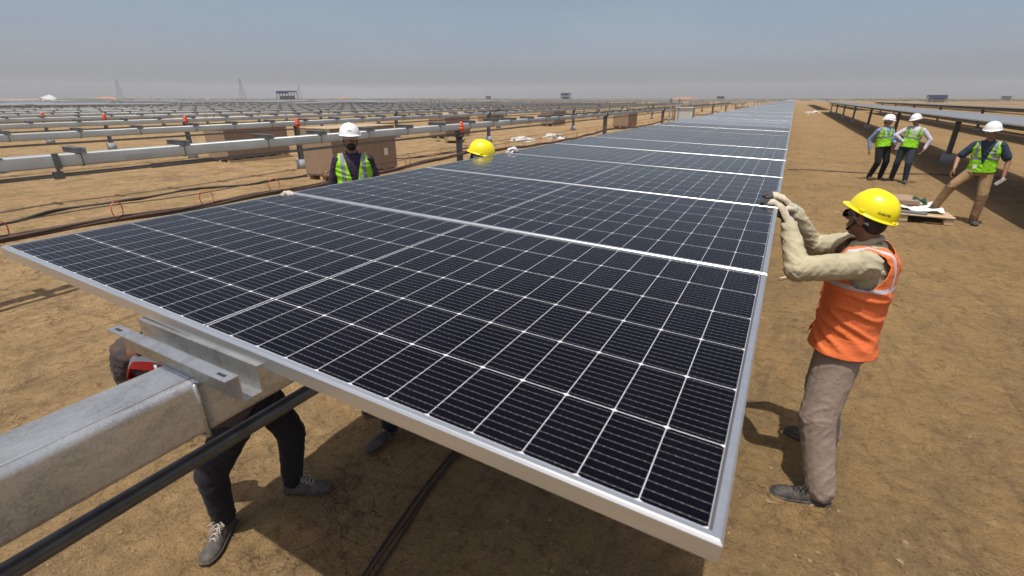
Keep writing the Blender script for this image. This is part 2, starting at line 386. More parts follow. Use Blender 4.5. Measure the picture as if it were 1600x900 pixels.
for y in gy:
    for x in gx:
        z = gh(x, y) if (abs(x) < 80 and abs(y) < 80) else -.012*0
        verts.append((x, y, z))
idx = np.arange(NG*NG).reshape(NG, NG)
faces = np.stack([idx[:-1, :-1], idx[:-1, 1:], idx[1:, 1:], idx[1:, :-1]], -1).reshape(-1, 4).tolist()
me = bpy.data.meshes.new('ground'); me.from_pydata(verts, [], faces)
tag(link('ground', me, M['ground'], smooth=True), kind='structure')

# dirt clods and crumbs
def clods(name, n, area, smin, smax, label, mat, flat=.6, seed=1):
    rr = random.Random(seed); vs, fs = [], []
    ico = bmesh.new(); bmesh.ops.create_icosphere(ico, subdivisions=1, radius=1)
    bv = [v.co.copy() for v in ico.verts]; bf = [[v.index for v in f.verts] for f in ico.faces]; ico.free()
    k = 0
    while k < n:
        x = rr.uniform(area[0], area[1]); y = area[2] + (area[3]-area[2])*rr.random()**1.6
        if noise.noise(Vector((x*1.1, y*1.1, 5))) < rr.uniform(-.25, .35): continue
        s = smin + (smax-smin)*rr.random()**4; off = len(vs); q = Vector((rr.random()*50, rr.random()*50, 0))
        th = rr.random()*6.28; c, sn = math.cos(th), math.sin(th); e = rr.uniform(.6, 1.3)
        z0 = gh(x, y)
        for v in bv:
            d = 1 + .45*noise.noise(v*1.3+q); px, py = v.x*s*d*e, v.y*s*d
            vs.append((x+px*c-py*sn, y+px*sn+py*c, z0 + v.z*s*d*flat + s*.15))
        fs += [[i+off for i in f] for f in bf]; k += 1
    me = bpy.data.meshes.new(name); me.from_pydata(vs, [], fs)
    return tag(link(name, me, mat), label, 'soil', kind='stuff')
clods('dirt_clods', 2400, (-3.5, 3.5, .3, 8), .0025, .013, 'small dry clods of soil scattered over the trampled ground near the camera', M['clod'], seed=3)
clods('dirt_clods', 1800, (-14, 7, 2, 26), .005, .028, 'loose crumbs of soil lying across the open field', M['clod'], .5, seed=4)
clods('dirt_clods', 26, (-1.0, -.1, .6, 1.7), .006, .036, 'lumps of crushed soil in the shade under the front panel', M['clod'], .55, seed=5)
# dry twigs
tw = MB(); rr = random.Random(5)
for i in range(260):
    x, y = rr.uniform(-3.5, 4), .8+9*rr.random()**1.4; th = rr.random()*6.28; L = rr.uniform(.02, .11); z = gh(x, y)+.006
    p = [(x, y, z), (x+L*.5*math.cos(th), y+L*.5*math.sin(th), z+rr.uniform(0, .008)), (x+L*math.cos(th+.3), y+L*math.sin(th+.3), z)]
    tw.tube(p, .0011, 4)
tag(tw.build('dry_twigs', plain('twig', (.12, .08, .045), .9)), 'thin dry twigs and straw strewn over the sandy soil', 'debris', kind='stuff')

# ------------------------------------------------------------------ solar panels
TILT = R(1.446); TY = math.tan(TILT)
ZC = -.4634 - TY*PW/2 + 0.0                    # height of the panel top on the row's centre line (camera = 0)
Y0, PITCHY = .509, 1.134
XR = [-1.118, 4.99, 11.12, 17.25]              # centre lines of the finished rows
def panel_meshes():
    hw, hd = PW/2, PD/2
    b = bmesh.new()
    def ring(x0, y0, x1, y1, z): return [b.verts.new((x0, y0, z)), b.verts.new((x1, y0, z)), b.verts.new((x1, y1, z)), b.verts.new((x0, y1, z))]
    # frame profile: outer wall, top lip, inner drop, bottom flange
    prof = [(0, 0), (0, PT-.0045), (.0035, PT-.0008), (.006, PT), (LIP, PT), (LIP, PT-.003), (.003, PT-.004), (.003, .003), (.024, .002), (.024, 0)]
    rings = [ring(-hw+o, -hd+o, hw-o, hd-o, z) for o, z in prof]
    for A, B in zip(rings, rings[1:]+rings[:1]):
        for k in range(4): b.faces.new((A[k], A[(k+1) % 4], B[(k+1) % 4], B[k]))
    bmesh.ops.recalc_face_normals(b, faces=b.faces)
    fr = bpy.data.meshes.new('frame'); b.to_mesh(fr)
    # laminate
    g = bmesh.new(); uvl = g.loops.layers.uv.new('UVMap')
    def lam(bm, uvl, mi=0):
        o = .004
        for z0, z1 in ((PT-.0035, PT-.0085),):
            t = [bm.verts.new((sx*(hw-o), sy*(hd-o), z0)) for sx, sy in ((-1, -1), (1, -1), (1, 1), (-1, 1))]
            u = [bm.verts.new((sx*(hw-o), sy*(hd-o), z1)) for sx, sy in ((-1, -1), (1, -1), (1, 1), (-1, 1))]
            fs = [bm.faces.new(t), bm.faces.new(u[::-1])] + [bm.faces.new((t[(k+1) % 4], t[k], u[k], u[(k+1) % 4])) for k in range(4)]
            for j, f in enumerate(fs):
                f.material_index = mi if j == 0 else mi+1
                for l in f.loops: l[uvl].uv = (l.vert.co.x+hw, l.vert.co.y+hd)
    lam(g, uvl); lm = bpy.data.meshes.new('laminate'); g.to_mesh(lm); g.free()
    uv2 = b.loops.layers.uv.new('UVMap'); lam(b, uv2, 1)
    both = bpy.data.meshes.new('solar_panel'); b.to_mesh(both); b.free()
    for m_ in (M['frame'],): fr.materials.append(m_)
    back = plain('backsheet', (.55, .55, .54), .7)
    for m_ in (M['cells'], back): lm.materials.append(m_)
    for m_ in (M['frame'], M['cells_dusty_glare'], back): both.materials.append(m_)
    lm2 = lm.copy(); lm2.materials[0] = M['cells_dusty_glare']
    return fr, lm, lm2, both
FR, LM, LM2, BOTH = panel_meshes()
def panel_at(x, k):
    z = H + ZC - PT/math.cos(TILT)
    o = None
    return (x, Y0 + PD/2 + k*PITCHY, z)
ORD = ['nearest', 'second', 'third', 'fourth', 'fifth', 'sixth', 'seventh', 'eighth', 'ninth', 'tenth', 'eleventh', 'twelfth', 'thirteenth', 'fourteenth', 'fifteenth', 'sixteenth', 'seventeenth', 'eighteenth', 'nineteenth', 'twentieth']
def panel_root(x, k):
    r = empty('solar_panel', panel_at(x, k)); r.rotation_euler = (0, TILT, 0)
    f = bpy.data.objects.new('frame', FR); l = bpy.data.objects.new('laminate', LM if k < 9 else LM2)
    for c in (f, l): COL.objects.link(c); c.parent = r
    return r
def panel_single(x, k):
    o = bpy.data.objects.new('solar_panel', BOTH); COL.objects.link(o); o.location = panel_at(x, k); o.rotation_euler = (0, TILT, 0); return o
NP = 85
for k in range(NP):
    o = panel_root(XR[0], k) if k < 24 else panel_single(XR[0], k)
    # the installed row is never perfectly even
    if k > 1: o.location.z += .0006*math.sin(k*1.7)
    if k == 0: tag(o, 'dark solar panel at the very front, nearest the camera, full width with bright aluminium edge', 'solar panel', 'solar panels of the long central row')
    elif k < 20: tag(o, '%s solar panel back from the camera in the long central row' % ORD[k], 'solar panel', 'solar panels of the long central row')
    else: tag(o, 'solar panel in the distant pale stretch of the long central row', 'solar panel', 'far solar panels of the long central row')
for k in range(4, NP):
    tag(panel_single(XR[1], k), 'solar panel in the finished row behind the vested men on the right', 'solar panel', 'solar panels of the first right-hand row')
for k in range(6, NP):
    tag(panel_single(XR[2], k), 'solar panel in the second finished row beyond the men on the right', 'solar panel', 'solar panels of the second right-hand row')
for k in range(10, 50):
    tag(panel_single(XR[3], k), 'solar panel in the thin third row at the far right', 'solar panel', 'solar panels of the third right-hand row')
def slab_row(mb, x, y0, y1, z=None):
    z = H+ZC if z is None else z
    a = mb.bm.verts.new
    n = int((y1-y0)/1.134)
    for i in range(n):
        ya = y0+i*1.134; yb = ya+1.12
        q = [a((x-PW/2, ya, z+TY*PW/2)), a((x+PW/2, ya, z-TY*PW/2)), a((x+PW/2, yb, z-TY*PW/2)), a((x-PW/2, yb, z+TY*PW/2))]
        u = [a((v.co.x, v.co.y, v.co.z-.035)) for v in q]
        f = mb.bm.faces.new(q); f.material_index = 0
        for kk in range(4): mb.bm.faces.new((q[(kk+1) % 4], q[kk], u[kk], u[(kk+1) % 4])).material_index = 1
        mb.bm.faces.new(u[::-1]).material_index = 1
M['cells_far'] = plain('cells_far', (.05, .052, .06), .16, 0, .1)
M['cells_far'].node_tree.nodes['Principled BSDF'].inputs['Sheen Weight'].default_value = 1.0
sb = MB(); slab_row(sb, XR[3], Y0+50*PITCHY, 97)
for i in range(4, 9): slab_row(sb, XR[0]+6.13*i, 30, 97)
for i in range(0, 9): slab_row(sb, XR[0]+6.13*i, 112, 205)
tag(sb.build('far_solar_panels', [M['cells_far'], M['frame']]), 'pale strips of distant finished solar panels towards the right horizon', 'solar panels', kind='stuff')
sb = MB(); rr = random.Random(11)
for i in range(9, 34):
    x = XR[0]-6.13*i
    for j in range(3):
        y0 = rr.uniform(2, 95); slab_row(sb, x, y0, y0+rr.uniform(4, 22), H-.53)
tag(sb.build('far_solar_panels', [M['cells_far'], M['frame']]), 'pale patches of distant solar panels laid on the frames of the left field', 'solar panels', kind='stuff')

# ------------------------------------------------------------------ trackers: torque tube, rails, drive shaft, posts
TW, TH = .150, .142; TZ = H-.592                # tube size, top of the tube
def hat_rail(mb, x, y, L=.485, z=TZ, yext=0):
    """U channel with two flanges; runs along x"""
    t = .003; d = .065; w_ = .040; fl = .026
    def plate(y0, y1, z0, z1): mb.box((x, (y0+y1)/2, (z0+z1)/2), (L, abs(y1-y0), abs(z1-z0)))
    plate(y-w_/2, y+w_/2, z, z+t)                                     # bottom
    plate(y-w_/2-t, y-w_/2, z+.0005, z+d); plate(y+w_/2, y+w_/2+t, z+.0005, z+d)
    plate(y-w_/2-t-fl, y-w_/2-t-.0004, z+d-t, z+d); plate(y+w_/2+t+.0004, y+w_/2+t+fl, z+d-t, z+d)
def tube_mesh(y0, y1, bevel=.018):
    b = bmesh.new(); prof = []
    hw, n = TW/2, 5
    for cx, cz, a0 in ((hw-bevel, -bevel, 0), (-hw+bevel, -bevel, 90), (-hw+bevel, -TH+bevel, 180), (hw-bevel, -TH+bevel, 270)):
        for k in range(n+1):
            a = R(a0+90*k/n); prof.append((cx+bevel*math.cos(a), cz+bevel*math.sin(a)))
    ys = [y0, y1]
    rings = [[b.verts.new((px, y, pz)) for px, pz in prof] for y in ys]
    for A, B in zip(rings, rings[1:]):
        for k in range(len(prof)): f = b.faces.new((A[k], A[(k+1) % len(prof)], B[(k+1) % len(prof)], B[k])); f.smooth = True
    b.faces.new(rings[0]); b.faces.new(rings[-1][::-1]); bmesh.ops.recalc_face_normals(b, faces=b.faces)
    me = bpy.data.meshes.new('torque_tube'); b.to_mesh(me); b.free(); return me
# --- the central row's own tracker
XT = -1.143
tr = empty('tracker_row', (XT, .3, TZ)); tag(tr, 'thick galvanised square steel beam carrying the central row, foreground at lower left', 'tracker')
tb = link('torque_tube', tube_mesh(-3.3, 97), M['galv'], tr)
# weld seam along the upper edge
ws = MB(); ws.tube([(TW/2-.022+.0012*math.sin(i*1.9), -3.3+i*.05, .0006) for i in range(90)], .0018, 6); ws.build('weld_seam', M['galv'], tr, smooth=True)
me_rail = None
def rail_obj(parent, x, y, mat, L=.485):
    global me_rail
    mb = MB(); hat_rail(mb, 0, 0, L, 0)
    return mb.build('rail', mat, parent, (x, y, 0))
r0 = rail_obj(tr, 0.005, .180, M['galv'])                     # the first rail sticks out before the panel
for sx in (-1, 1): MB().box((sx*.21, -.0355, .0656), (.026, .007, .0009), bevel=.0002).build('slot', M['black_rubber'], r0)
for k in range(1, 40):
    q = bpy.data.objects.new('rail', r0.data); COL.objects.link(q); q.parent = tr; q.location = (.005, .215+k*PITCHY-.02, 0)
# strap bolt round the tube under the first rail
st = MB(); yb = .150
st.tube([(TW/2+.0065, yb-.002, -.002), (TW/2+.0065, yb, -.06), (TW/2+.0065, yb, -TH-.002), (TW/2-.006, yb, -TH-.0075), (-TW/2+.006, yb, -TH-.0075), (-TW/2-.0065, yb, -TH), (-TW/2-.0065, yb, 0)], .0055, 10)
st.build('strap', M['galv'], tr, smooth=True)
# drive shaft under the beam
ds = MB(); ds.tube([(XT+.01, -3.3, 1.275), (XT+.01, 97, 1.275)], .021, 20)
tag(ds.build('drive_shaft', M['pipe_dark'], smooth=True), 'dark round drive shaft running under the foreground galvanised beam', 'shaft')

# --- unfinished rows on the left
rails_L = MB(); hat_rail(rails_L, 0, 0, .485, 0); RAIL_ME = rails_L.mesh('rail'); RAIL_ME.materials.append(M['post'])
TUBE_ME = tube_mesh(-9, 97); TUBE_ME.materials.append(M['tube_far'])
clip = MB(); clip.tube([(TW/2+.006, 0, 0), (TW/2+.006, 0, -TH-.004), (-TW/2-.006, 0, -TH-.004)], .006, 6)
CLIP_ME = clip.mesh('strap'); CLIP_ME.materials.append(M['post'])
sl_ = MB(); sl_.box((0, 0, .004), (TW+.02, 1.1, .006)).box((0, 0, -TH-.004), (TW+.02, 1.1, .006))
for j in range(4):
    for dz in (.009, -TH-.012): sl_.box((.05, -.42+j*.28, dz), (.02, .02, .012))
    sl_.box((TW/2+.006, -.42+j*.28, -TH/2), (.012, .03, .02))
SLEEVE_ME = sl_.mesh('joint_sleeve'); SLEEVE_ME.materials.append(plain('joint_plate', (.55, .60, .66), .35, .6))
XL = [XR[0]-.02-6.13*i for i in range(1, 45)]
ZDROP = [0, -.06, -.09, -.11, -.12] + [-.13]*60
rr = random.Random(21)
for i, x in enumerate(XL):
    z = TZ+ZDROP[i]
    if i < 8:
        t = empty('tracker_row', (x, 0, z))
        tag(t, ['bare galvanised beam of the nearest unfinished row, behind the bearded man in white helmet', 'bare galvanised beam of the second unfinished row from the central panels',
                'bare galvanised beam of the third unfinished row from the central panels', 'bare galvanised beam of the fourth unfinished row from the central panels',
                'bare galvanised beam of the fifth unfinished row from the central panels', 'bare galvanised beam of the sixth unfinished row from the central panels',
                'bare galvanised beam of the seventh unfinished row from the central panels', 'bare galvanised beam of the eighth unfinished row from the central panels'][i], 'tracker', 'bare beams of the left field')
        c = bpy.data.objects.new('torque_tube', TUBE_ME); COL.objects.link(c); c.parent = t
        ys = [2.55+1.152*k for k in range(-2, 60 if i < 4 else 45)]
        for j, y in enumerate(ys):
            q = bpy.data.objects.new('rail', RAIL_ME); COL.objects.link(q); q.parent = t; q.location = (.0, y, 0)
            if rr.random() < .25: q.location.y += .12
            if i < 2 and y < 30:
                q2 = bpy.data.objects.new('strap', CLIP_ME); COL.objects.link(q2); q2.parent = t; q2.location = (0, q.location.y+.02, 0)
        if i == 0:
            s_ = bpy.data.objects.new('joint_sleeve', SLEEVE_ME); COL.objects.link(s_); s_.parent = t; s_.location = (0, 1.35, 0)
            br = MB(); br.box((TW/2+.012, 2.33, -TH/2), (.02, .06, TH+.03)).tube([(TW/2-.02, 2.33, -TH-.01), (TW/2-.02, 2.33, -TH-.08)], .018, 8); br.build('shaft_hanger', M['post'], t)
    else:
        mb = MB(); mb.box((0, 44, -TH/2), (TW, 106, TH))
        for k in range(0, 80): mb.box((0, -8+k*1.3, .03), (.48, .10, .06))
        o = mb.build('tracker_row', M['tube_far'], None, (x, 0, z)); tag(o, 'bare galvanised beam among the distant unfinished rows of the left field', 'tracker', 'distant bare beams of the left field')
# far blocks of rows beyond the service track
for blk, (ya, yb2) in enumerate(((112, 205), (220, 320), (335, 430))):
    n0 = 1
    for i in range(n0, 40):
        x = XR[0]-6.13*i
        mb = MB(); mb.box((0, (ya+yb2)/2, -TH/2), (TW, yb2-ya, TH))
        for k in range(0, int((yb2-ya)/2.6)): mb.box((0, ya+k*2.6, .03), (.48, .12, .06))
        for k in range(0, int((yb2-ya)/11.4)): mb.box((0, ya+3+k*11.4, -.85), (.16, .16, 1.5))
        o = mb.build('tracker_row', M['tube_far'], None, (x, 0, TZ-.1)); tag(o, 'thin bare beam with posts on the horizon beyond the service track', 'tracker', 'beams on the horizon')
# drive shafts of the left rows
for i, x in enumerate(XL[:6]):
    mb = MB(); mb.tube([(x+.01, -9, TZ+ZDROP[i]-.235), (x+.01, 97, TZ+ZDROP[i]-.235)], .022, 10)
    if i == 0:
        mb.tube([(x+.01, 3.3, TZ-.235), (x+.01, 4.1, TZ-.235)], .031, 10); mb.box((x+.01, 2.33, TZ-.235), (.08, .09, .08), bevel=.01)
    tag(mb.build('drive_shaft', M['post'], smooth=True), ['thin drive shaft under the nearest bare beam, behind the bearded man', 'thin drive shaft under the second bare beam from the central panels', 'thin drive shaft under the third bare beam from the central panels',
        'thin drive shaft under the fourth bare beam from the central panels', 'thin drive shaft under the fifth bare beam from the central panels', 'thin drive shaft under the sixth bare beam from the central panels'][i], 'shaft', 'drive shafts of the left rows')
# posts
def hpile():
    mb = MB(); h = TZ-TH
    mb.box((-.07, 0, h/2), (.008, .10, h)).box((.07, 0, h/2), (.008, .10, h)).box((0, 0, h/2), (.131, .007, h-.004))
    return mb.mesh('pile')
PILE = hpile(); PILE.materials.append(M['post'])
mb = MB(); mb.tube([(0, 0, -.05), (0, 0, .30)], .17, 20); mb.bm.faces.ensure_lookup_table(); FOOT = mb.mesh('footing'); FOOT.materials.append(M['concrete'])
mb = MB(); mb.tube([(0, -.05, TZ-TH/2), (0, .05, TZ-TH/2)], .125, 18); BEAR = mb.mesh('bearing'); BEAR.materials.append(M['black_rubber'])
mb = MB(); mb.tube([(0, 0, 0), (0, 0, TZ-TH-.16)], .085, 20).tube([(0, 0, TZ-TH-.18), (0, 0, TZ-TH-.13)], .115, 20).box((0, 0, TZ-TH-.08), (.2, .12, .12), bevel=.01)
COLM = mb.mesh('drive_column'); COLM.materials.append(M['column'])
mb = MB()
for dz, rad in ((-.10, .06), (-.04, .072), (.03, .064), (.085, .05)): mb.ell((.07+.01*math.sin(dz*90), 0, TZ-TH/2+dz), (Vector((rad, 0, 0)), Vector((0, rad*1.05, 0)), Vector((0, 0, rad*.8))), 14)
WRAP = mb.mesh('bearing_cover'); WRAP.materials.append(M['orange_plastic'])
for me_ in (COLM, BEAR, FOOT, WRAP): me_.polygons.foreach_set('use_smooth', [True]*len(me_.polygons))
def post(x, y, zoff, drive, label, group, bearing=True, foot=True, detail=True):
    if not detail:
        mb = MB(); mb.box((0, 0, TZ/2-.1), (.15, .11, TZ-.2)).tube([(0, 0, -.05), (0, 0, .28)], .17, 10)
        global FARPOST
        if FARPOST is None: FARPOST = mb.mesh('post'); FARPOST.materials.append(M['post'])
        else: mb.bm.free()
        o = bpy.data.objects.new('support_post', FARPOST); COL.objects.link(o); o.location = (x, y, zoff); return tag(o, label, 'post', group)
    t = empty('support_post', (x, y, 0))
    def add(nm, me, z=0):
        c = bpy.data.objects.new(nm, me); COL.objects.link(c); c.parent = t; c.location = (0, 0, z); return c
    if drive: add('drive_column', COLM, zoff); add('bearing_cover', WRAP, zoff)
    else:
        add('pile', PILE, zoff)
        if foot: add('footing', FOOT)
        if bearing: add('bearing', BEAR, zoff)
    return tag(t, label, 'post', group)
FARPOST = None
PY = [10.35 + 11.35*k for k in range(0, 8)]
rown = ['nearest', 'second', 'third', 'fourth', 'fifth', 'sixth', 'seventh', 'eighth', 'ninth', 'tenth']
for i in range(10):
    for k, y in enumerate(PY):
        drive = (k == 0 and i < 5 and i != 1) or (k == 0 and i == 1)
        if k == 0 and i < 5:
            lb = 'post with bright orange wrap on its bearing, in the %s bare row' % rown[i]
        elif k < 3: lb = '%s grey post under the %s bare beam from the central panels' % (['first', 'second', 'third'][k], rown[i])
        else: lb = 'distant grey post under the %s bare beam' % rown[i]
        if k == 0 and i in (1, 2, 3, 4):
            p_ = post(XL[i], y, ZDROP[i], False, lb, 'posts under the bare rows', bearing=False)
            c = bpy.data.objects.new('bearing_cover', WRAP); COL.objects.link(c); c.parent = p_; c.location = (0, 0, ZDROP[i]+.03); c.scale = (1.05, 1.05, 1.0)
            if i == 1:
                pass
        else:
            post(XL[i], y + (-.0 if i else 0), ZDROP[i], drive, lb, 'posts under the bare rows' if k < 3 else 'distant posts of the %s bare row' % rown[i], detail=(i < 4 and k < 5))
for k, y in enumerate(PY):
    post(XR[0]-.02, y, 0, False, 'post hidden under the long central row of panels', 'posts under the central row')
PY2 = [22.3 + 11.35*k for k in range(-1, 7)]
for k, y in enumerate(PY2):
    post(XR[1], y, 0, False, ['right-hand post out of frame beside the sunglasses man', 'slanting steel post with pale round footing between the standing pair and the sunglasses man',
         'steel post partly behind the two standing men', 'steel post left of the two standing men under the right row', 'fourth post back along the right row', 'fifth post back along the right row', 'sixth small post back along the right row', 'farthest small post of the right row'][k], 'posts under the first right-hand row', bearing=False)
    post(XR[2], y, 0, False, 'post under the second finished row on the right', 'posts under the second right-hand row', bearing=False)
lr_ = MB(); hat_rail(lr_, 0, 0, 1.4, 0); LRAIL = lr_.mesh('rail'); LRAIL.materials.append(M['post'])
for r_ in (1, 2):
    o = link('tracker_row', tube_mesh(4, 97), M['post'], None, (XR[r_], 0, TZ)); tag(o, ['', 'dark beam under the first finished row on the right', 'dark beam under the second finished row on the right'][r_], 'tracker', 'beams under the right-hand rows')
    for k in range(0, 80):
        q = bpy.data.objects.new('rail', LRAIL); COL.objects.link(q); q.parent = o; q.location = (0, 5.2+k*PITCHY, 0)
    mb = MB(); mb.tube([(XR[r_], 4, TZ-.235), (XR[r_], 97, TZ-.235)], .026, 8)
    tag(mb.build('drive_shaft', M['post']), ['', 'drive shaft under the first finished row on the right', 'drive shaft under the second finished row on the right'][r_], 'shaft')

# --- messenger wire, cable bundle and hooks along the nearest bare row
XC = -7.05
def sag(y, top, s):
    t = ((y+1)/11.35) % 1.0; return top - s*4*t*(1-t) + .012*math.sin(y*3.1)
wy = [-3+.25*k for k in range(0, 250)]
mb = MB(); mb.tube([(XC, y, sag(y, H-1.16, .07)) for y in wy], .006, 6)
tag(mb.build('messenger_wire', M['wire'], smooth=True), 'thin dark wire strung along the nearest bare row above the black cable', 'wire')
mb = MB()
for q in range(4):
    ox, oz = .022*math.cos(q*1.6), .022*math.sin(q*1.6)
    mb.tube([(XC+ox*math.cos(y*1.1)-oz*math.sin(y*1.1), y, sag(y, H-1.27, .14)+ox*math.sin(y*1.1)+oz*math.cos(y*1.1)) for y in wy], .019, 8)
tag(mb.build('cable_bundle', M['cable_brown'], smooth=True), 'dark twisted cable bundle hanging in orange hooks along the nearest bare row', 'cable')
hk = MB()
pts = []
for k in range(13):
    a = -math.pi*.5 + 2*math.pi*k/12*.92
    pts.append((.0, .075*math.cos(a)*(1+.25*math.sin(a)), .12*math.sin(a)))
hk.tube(pts, .0065, 6); HOOK = hk.mesh('cable_hook'); HOOK.materials.append(M['hook'])
for k in range(34):
    y = 1.62 + 1.08*k
    o = bpy.data.objects.new('cable_hook', HOOK); COL.objects.link(o); o.location = (XC, y, (sag(y, H-1.16, .07)+sag(y, H-1.27, .14))/2-.0); o.rotation_euler = (0, 0, rr.uniform(-.5, .5))
    o.scale = (1, 1.1, 1.05)
    tag(o, ('%s orange hook on the cable bundle counted from the left frame edge' % ORD[k] if k < 8 else 'far small orange hook holding the dark cable bundle'), 'hook', 'orange hooks along the cable')
# cables on the ground under the front panels
rr = random.Random(2)
for q, (off, rad, mt, lb) in enumerate(((0, .0065, 'cable', 'black cable on the shaded soil, left one of the bundle under the front panel'), (.022, .006, 'cable_brown', 'dusty brown cable lying between the two black ones on the shaded soil'), (.05, .0065, 'cable', 'black cable on the shaded soil, right one of the bundle under the front panel'))):
    pts = []
    for k in range(60):
        y = .4+k*.12; x = -1.36 - .13*(y-.9) + .03*math.sin(y*3+q*.3) + off*(1+.45*math.sin(y*5+q)); 
        pts.append((x, y, gh(x, y)+rad+.004))
    mb = MB(); mb.tube(pts, rad, 8); tag(mb.build('ground_cable', M[mt], smooth=True), lb, 'cable')
# a cable lying across the left field, and one across the aisle
pts = [(-12.3+.25*math.sin(y*.9)+.1*math.sin(y*2.7), y, gh(-12.3, y)+.02+.015*math.sin(y*4)) for y in [1+.2*k for k in range(90)]]
mb = MB(); mb.tube(pts, .03, 8); tag(mb.build('ground_cable', M['cable'], smooth=True), 'dark cable lying in waves on the soil left of the nearest bare row', 'cable')
pts = [(x, 17.6+.22*x+.12*math.sin(x*2), gh(x, 17.9)+.012) for x in [.2+.25*k for k in range(22)]]
mb = MB(); mb.tube(pts, .02, 8); tag(mb.build('ground_cable', M['cable_brown'], smooth=True), 'thin cable crossing the sandy aisle towards the two standing men', 'cable')

# ------------------------------------------------------------------ panel crates
def crate(x0, y0, label, w_=1.15, d_=2.45, h_=1.13, pieces=True):
    t = empty('panel_crate', (x0-w_/2, y0+d_/2, 0)); tag(t, label, 'crate', 'cardboard panel crates in the left field')
    mb = MB(); mb.box((0, 0, .14+(h_)/2), (w_, d_, h_), bevel=.008); mb.build('carton', M['card'], t)
    mb = MB(); mb.box((0, 0, .14+h_+.014), (w_+.015, d_+.015, .024), bevel=.006); mb.build('lid', M['card_lid'], t)
    mb = MB()
    for sx in (-1, 0, 1): mb.box((sx*(w_/2-.06), 0, .05), (.1, d_-.02, .09))
    for k in range(6): mb.box((0, -d_/2+.1+k*(d_-.2)/5, .115), (w_, .1, .022))
    mb.build('pallet', M['wood'], t)
    if pieces:
        mb = MB()
        for sy in (-.6, 0, .6): mb.box((w_/2+.0025, sy, .14+h_/2), (.003, .018, h_)).box((-w_/2-.0025, sy, .14+h_/2), (.003, .018, h_))
        mb.build('strapping', plain('strapping', (.25, .17, .11), .5), t)
        mb = MB(); mb.box((w_/2+.002, .78, .62), (.002, .16, .2)); mb.build('paper_label', M['paper'], t)
    return t
crate(-10.45, 9.05, 'large cardboard crate of panels directly behind the bearded man in white helmet', h_=1.2)
crate(-16.7, 10.0, 'cardboard crate seen between the first and second bare beams, left of the bearded man', h_=.95)
for x, y, lb in ((-10.6, 36.9, 'cardboard crate behind the nearest bare beam, near the right end of the left field'), (-16.7, 37, 'small distant crate in the alley beyond the second bare beam'),
                 (-16.7, 22.5, 'cardboard crate above the yellow helmet, between the nearest and second beams'), (-10.6, 58, 'far crate just beyond the white cabinet'),
                 (-22.8, 37, 'tiny crate among the far beams of the third alley'), (-4.4, 60, 'far brown crate beside the pale end of the central row')):
    crate(x, y, lb, pieces=False)

# white cabinet with two poles
t = empty('cabinet', (-4.55, 25.4, 0)); tag(t, 'pale grey electrical cabinet between two posts left of the central row', 'cabinet')
mb = MB(); mb.box((0, 0, 1.25), (.75, .4, .85), bevel=.015); mb.build('case', M['cabinet'], t)
mb = MB(); mb.box((0, 0, 1.69), (.85, .5, .03)); mb.build('rain_cover', M['cabinet'], t)
for sx in (-.28, .28): MB().box((sx, 0, .41), (.06, .06, .83)).build('leg', M['galv_far'], t)
mb = MB(); mb.box((0, -.203, 1.25), (.62, .004, .7)); mb.build('door', plain('door_grey', (.5, .5, .47), .5), t)
for x, lb in ((-5.25, 'tall thin galvanised pole left of the pale cabinet'), (-4.85, 'tall thin galvanised pole directly beside the pale cabinet')):
    mb = MB(); mb.box((0, 0, 1.03), (.014, .11, 2.06)).box((.04, 0, 1.03), (.06, .012, 2.05)); mb.box((.02, 0, 2.07), (.13, .13, .02))
    tag(mb.build('steel_pole', M['galv_far'], None, (x, 25.2, 0)), lb, 'pole')
# debris: plastic film
def crumple(name, x, y, s, mat, label, hgt=.12, seed=0):
    b = bmesh.new(); bmesh.ops.create_icosphere(b, subdivisions=3, radius=1)
    for v in b.verts:
        d = 1+.6*noise.noise(v.co*1.7+Vector((seed, 0, 0)))+.25*noise.noise(v.co*5+Vector((seed, 3, 0)))
        v.co = Vector((v.co.x*s*d, v.co.y*s*.7*d, max(-.01, v.co.z*hgt*d)))
    me = bpy.data.meshes.new(name); b.to_mesh(me); b.free()
    return tag(link(name, me, mat, None, (x, y, gh(x, y))), label, 'debris')
crumple('plastic_film', -12.3, 23.2, .65, M['white_bag'], 'crumpled pale plastic film on the soil, left heap right of the yellow helmet', .2, 1)
crumple('plastic_film', -11.6, 25.8, .6, M['white_bag'], 'crumpled pale plastic film on the soil, right heap right of the yellow helmet', .25, 2)
crumple('plastic_film', 1.9, 84, .5, M['white_bag'], 'white scrap far along the aisle beside the central row', .3, 3)
crumple('plastic_film', 3.0, 90, .6, M['white_bag'], 'white scrap at the far end of the first right-hand row', .3, 4)
crumple('soil_heap', -15.2, 21, .9, M['clod'], 'low heap of dark soil beyond the nearest bare beam', .22, 6)
for k, (x, y) in enumerate(((.75, 9.2), (1.15, 11.4), (.62, 13.4), (3.2, 15.2), (2.2, 13.0))):
    crumple('brown_scrap', x, y, .07, M['card'], ['dark brown scrap on the sand nearest the gloved hands', 'brown scrap on the sand between the aisle cable and the pallet', 'small brown scrap beside the right edge of the central row', 'brown scrap on the sand beside the feet of the man in jeans', 'brown scrap on the sand in front of the standing pair'][k], .02, k+11)

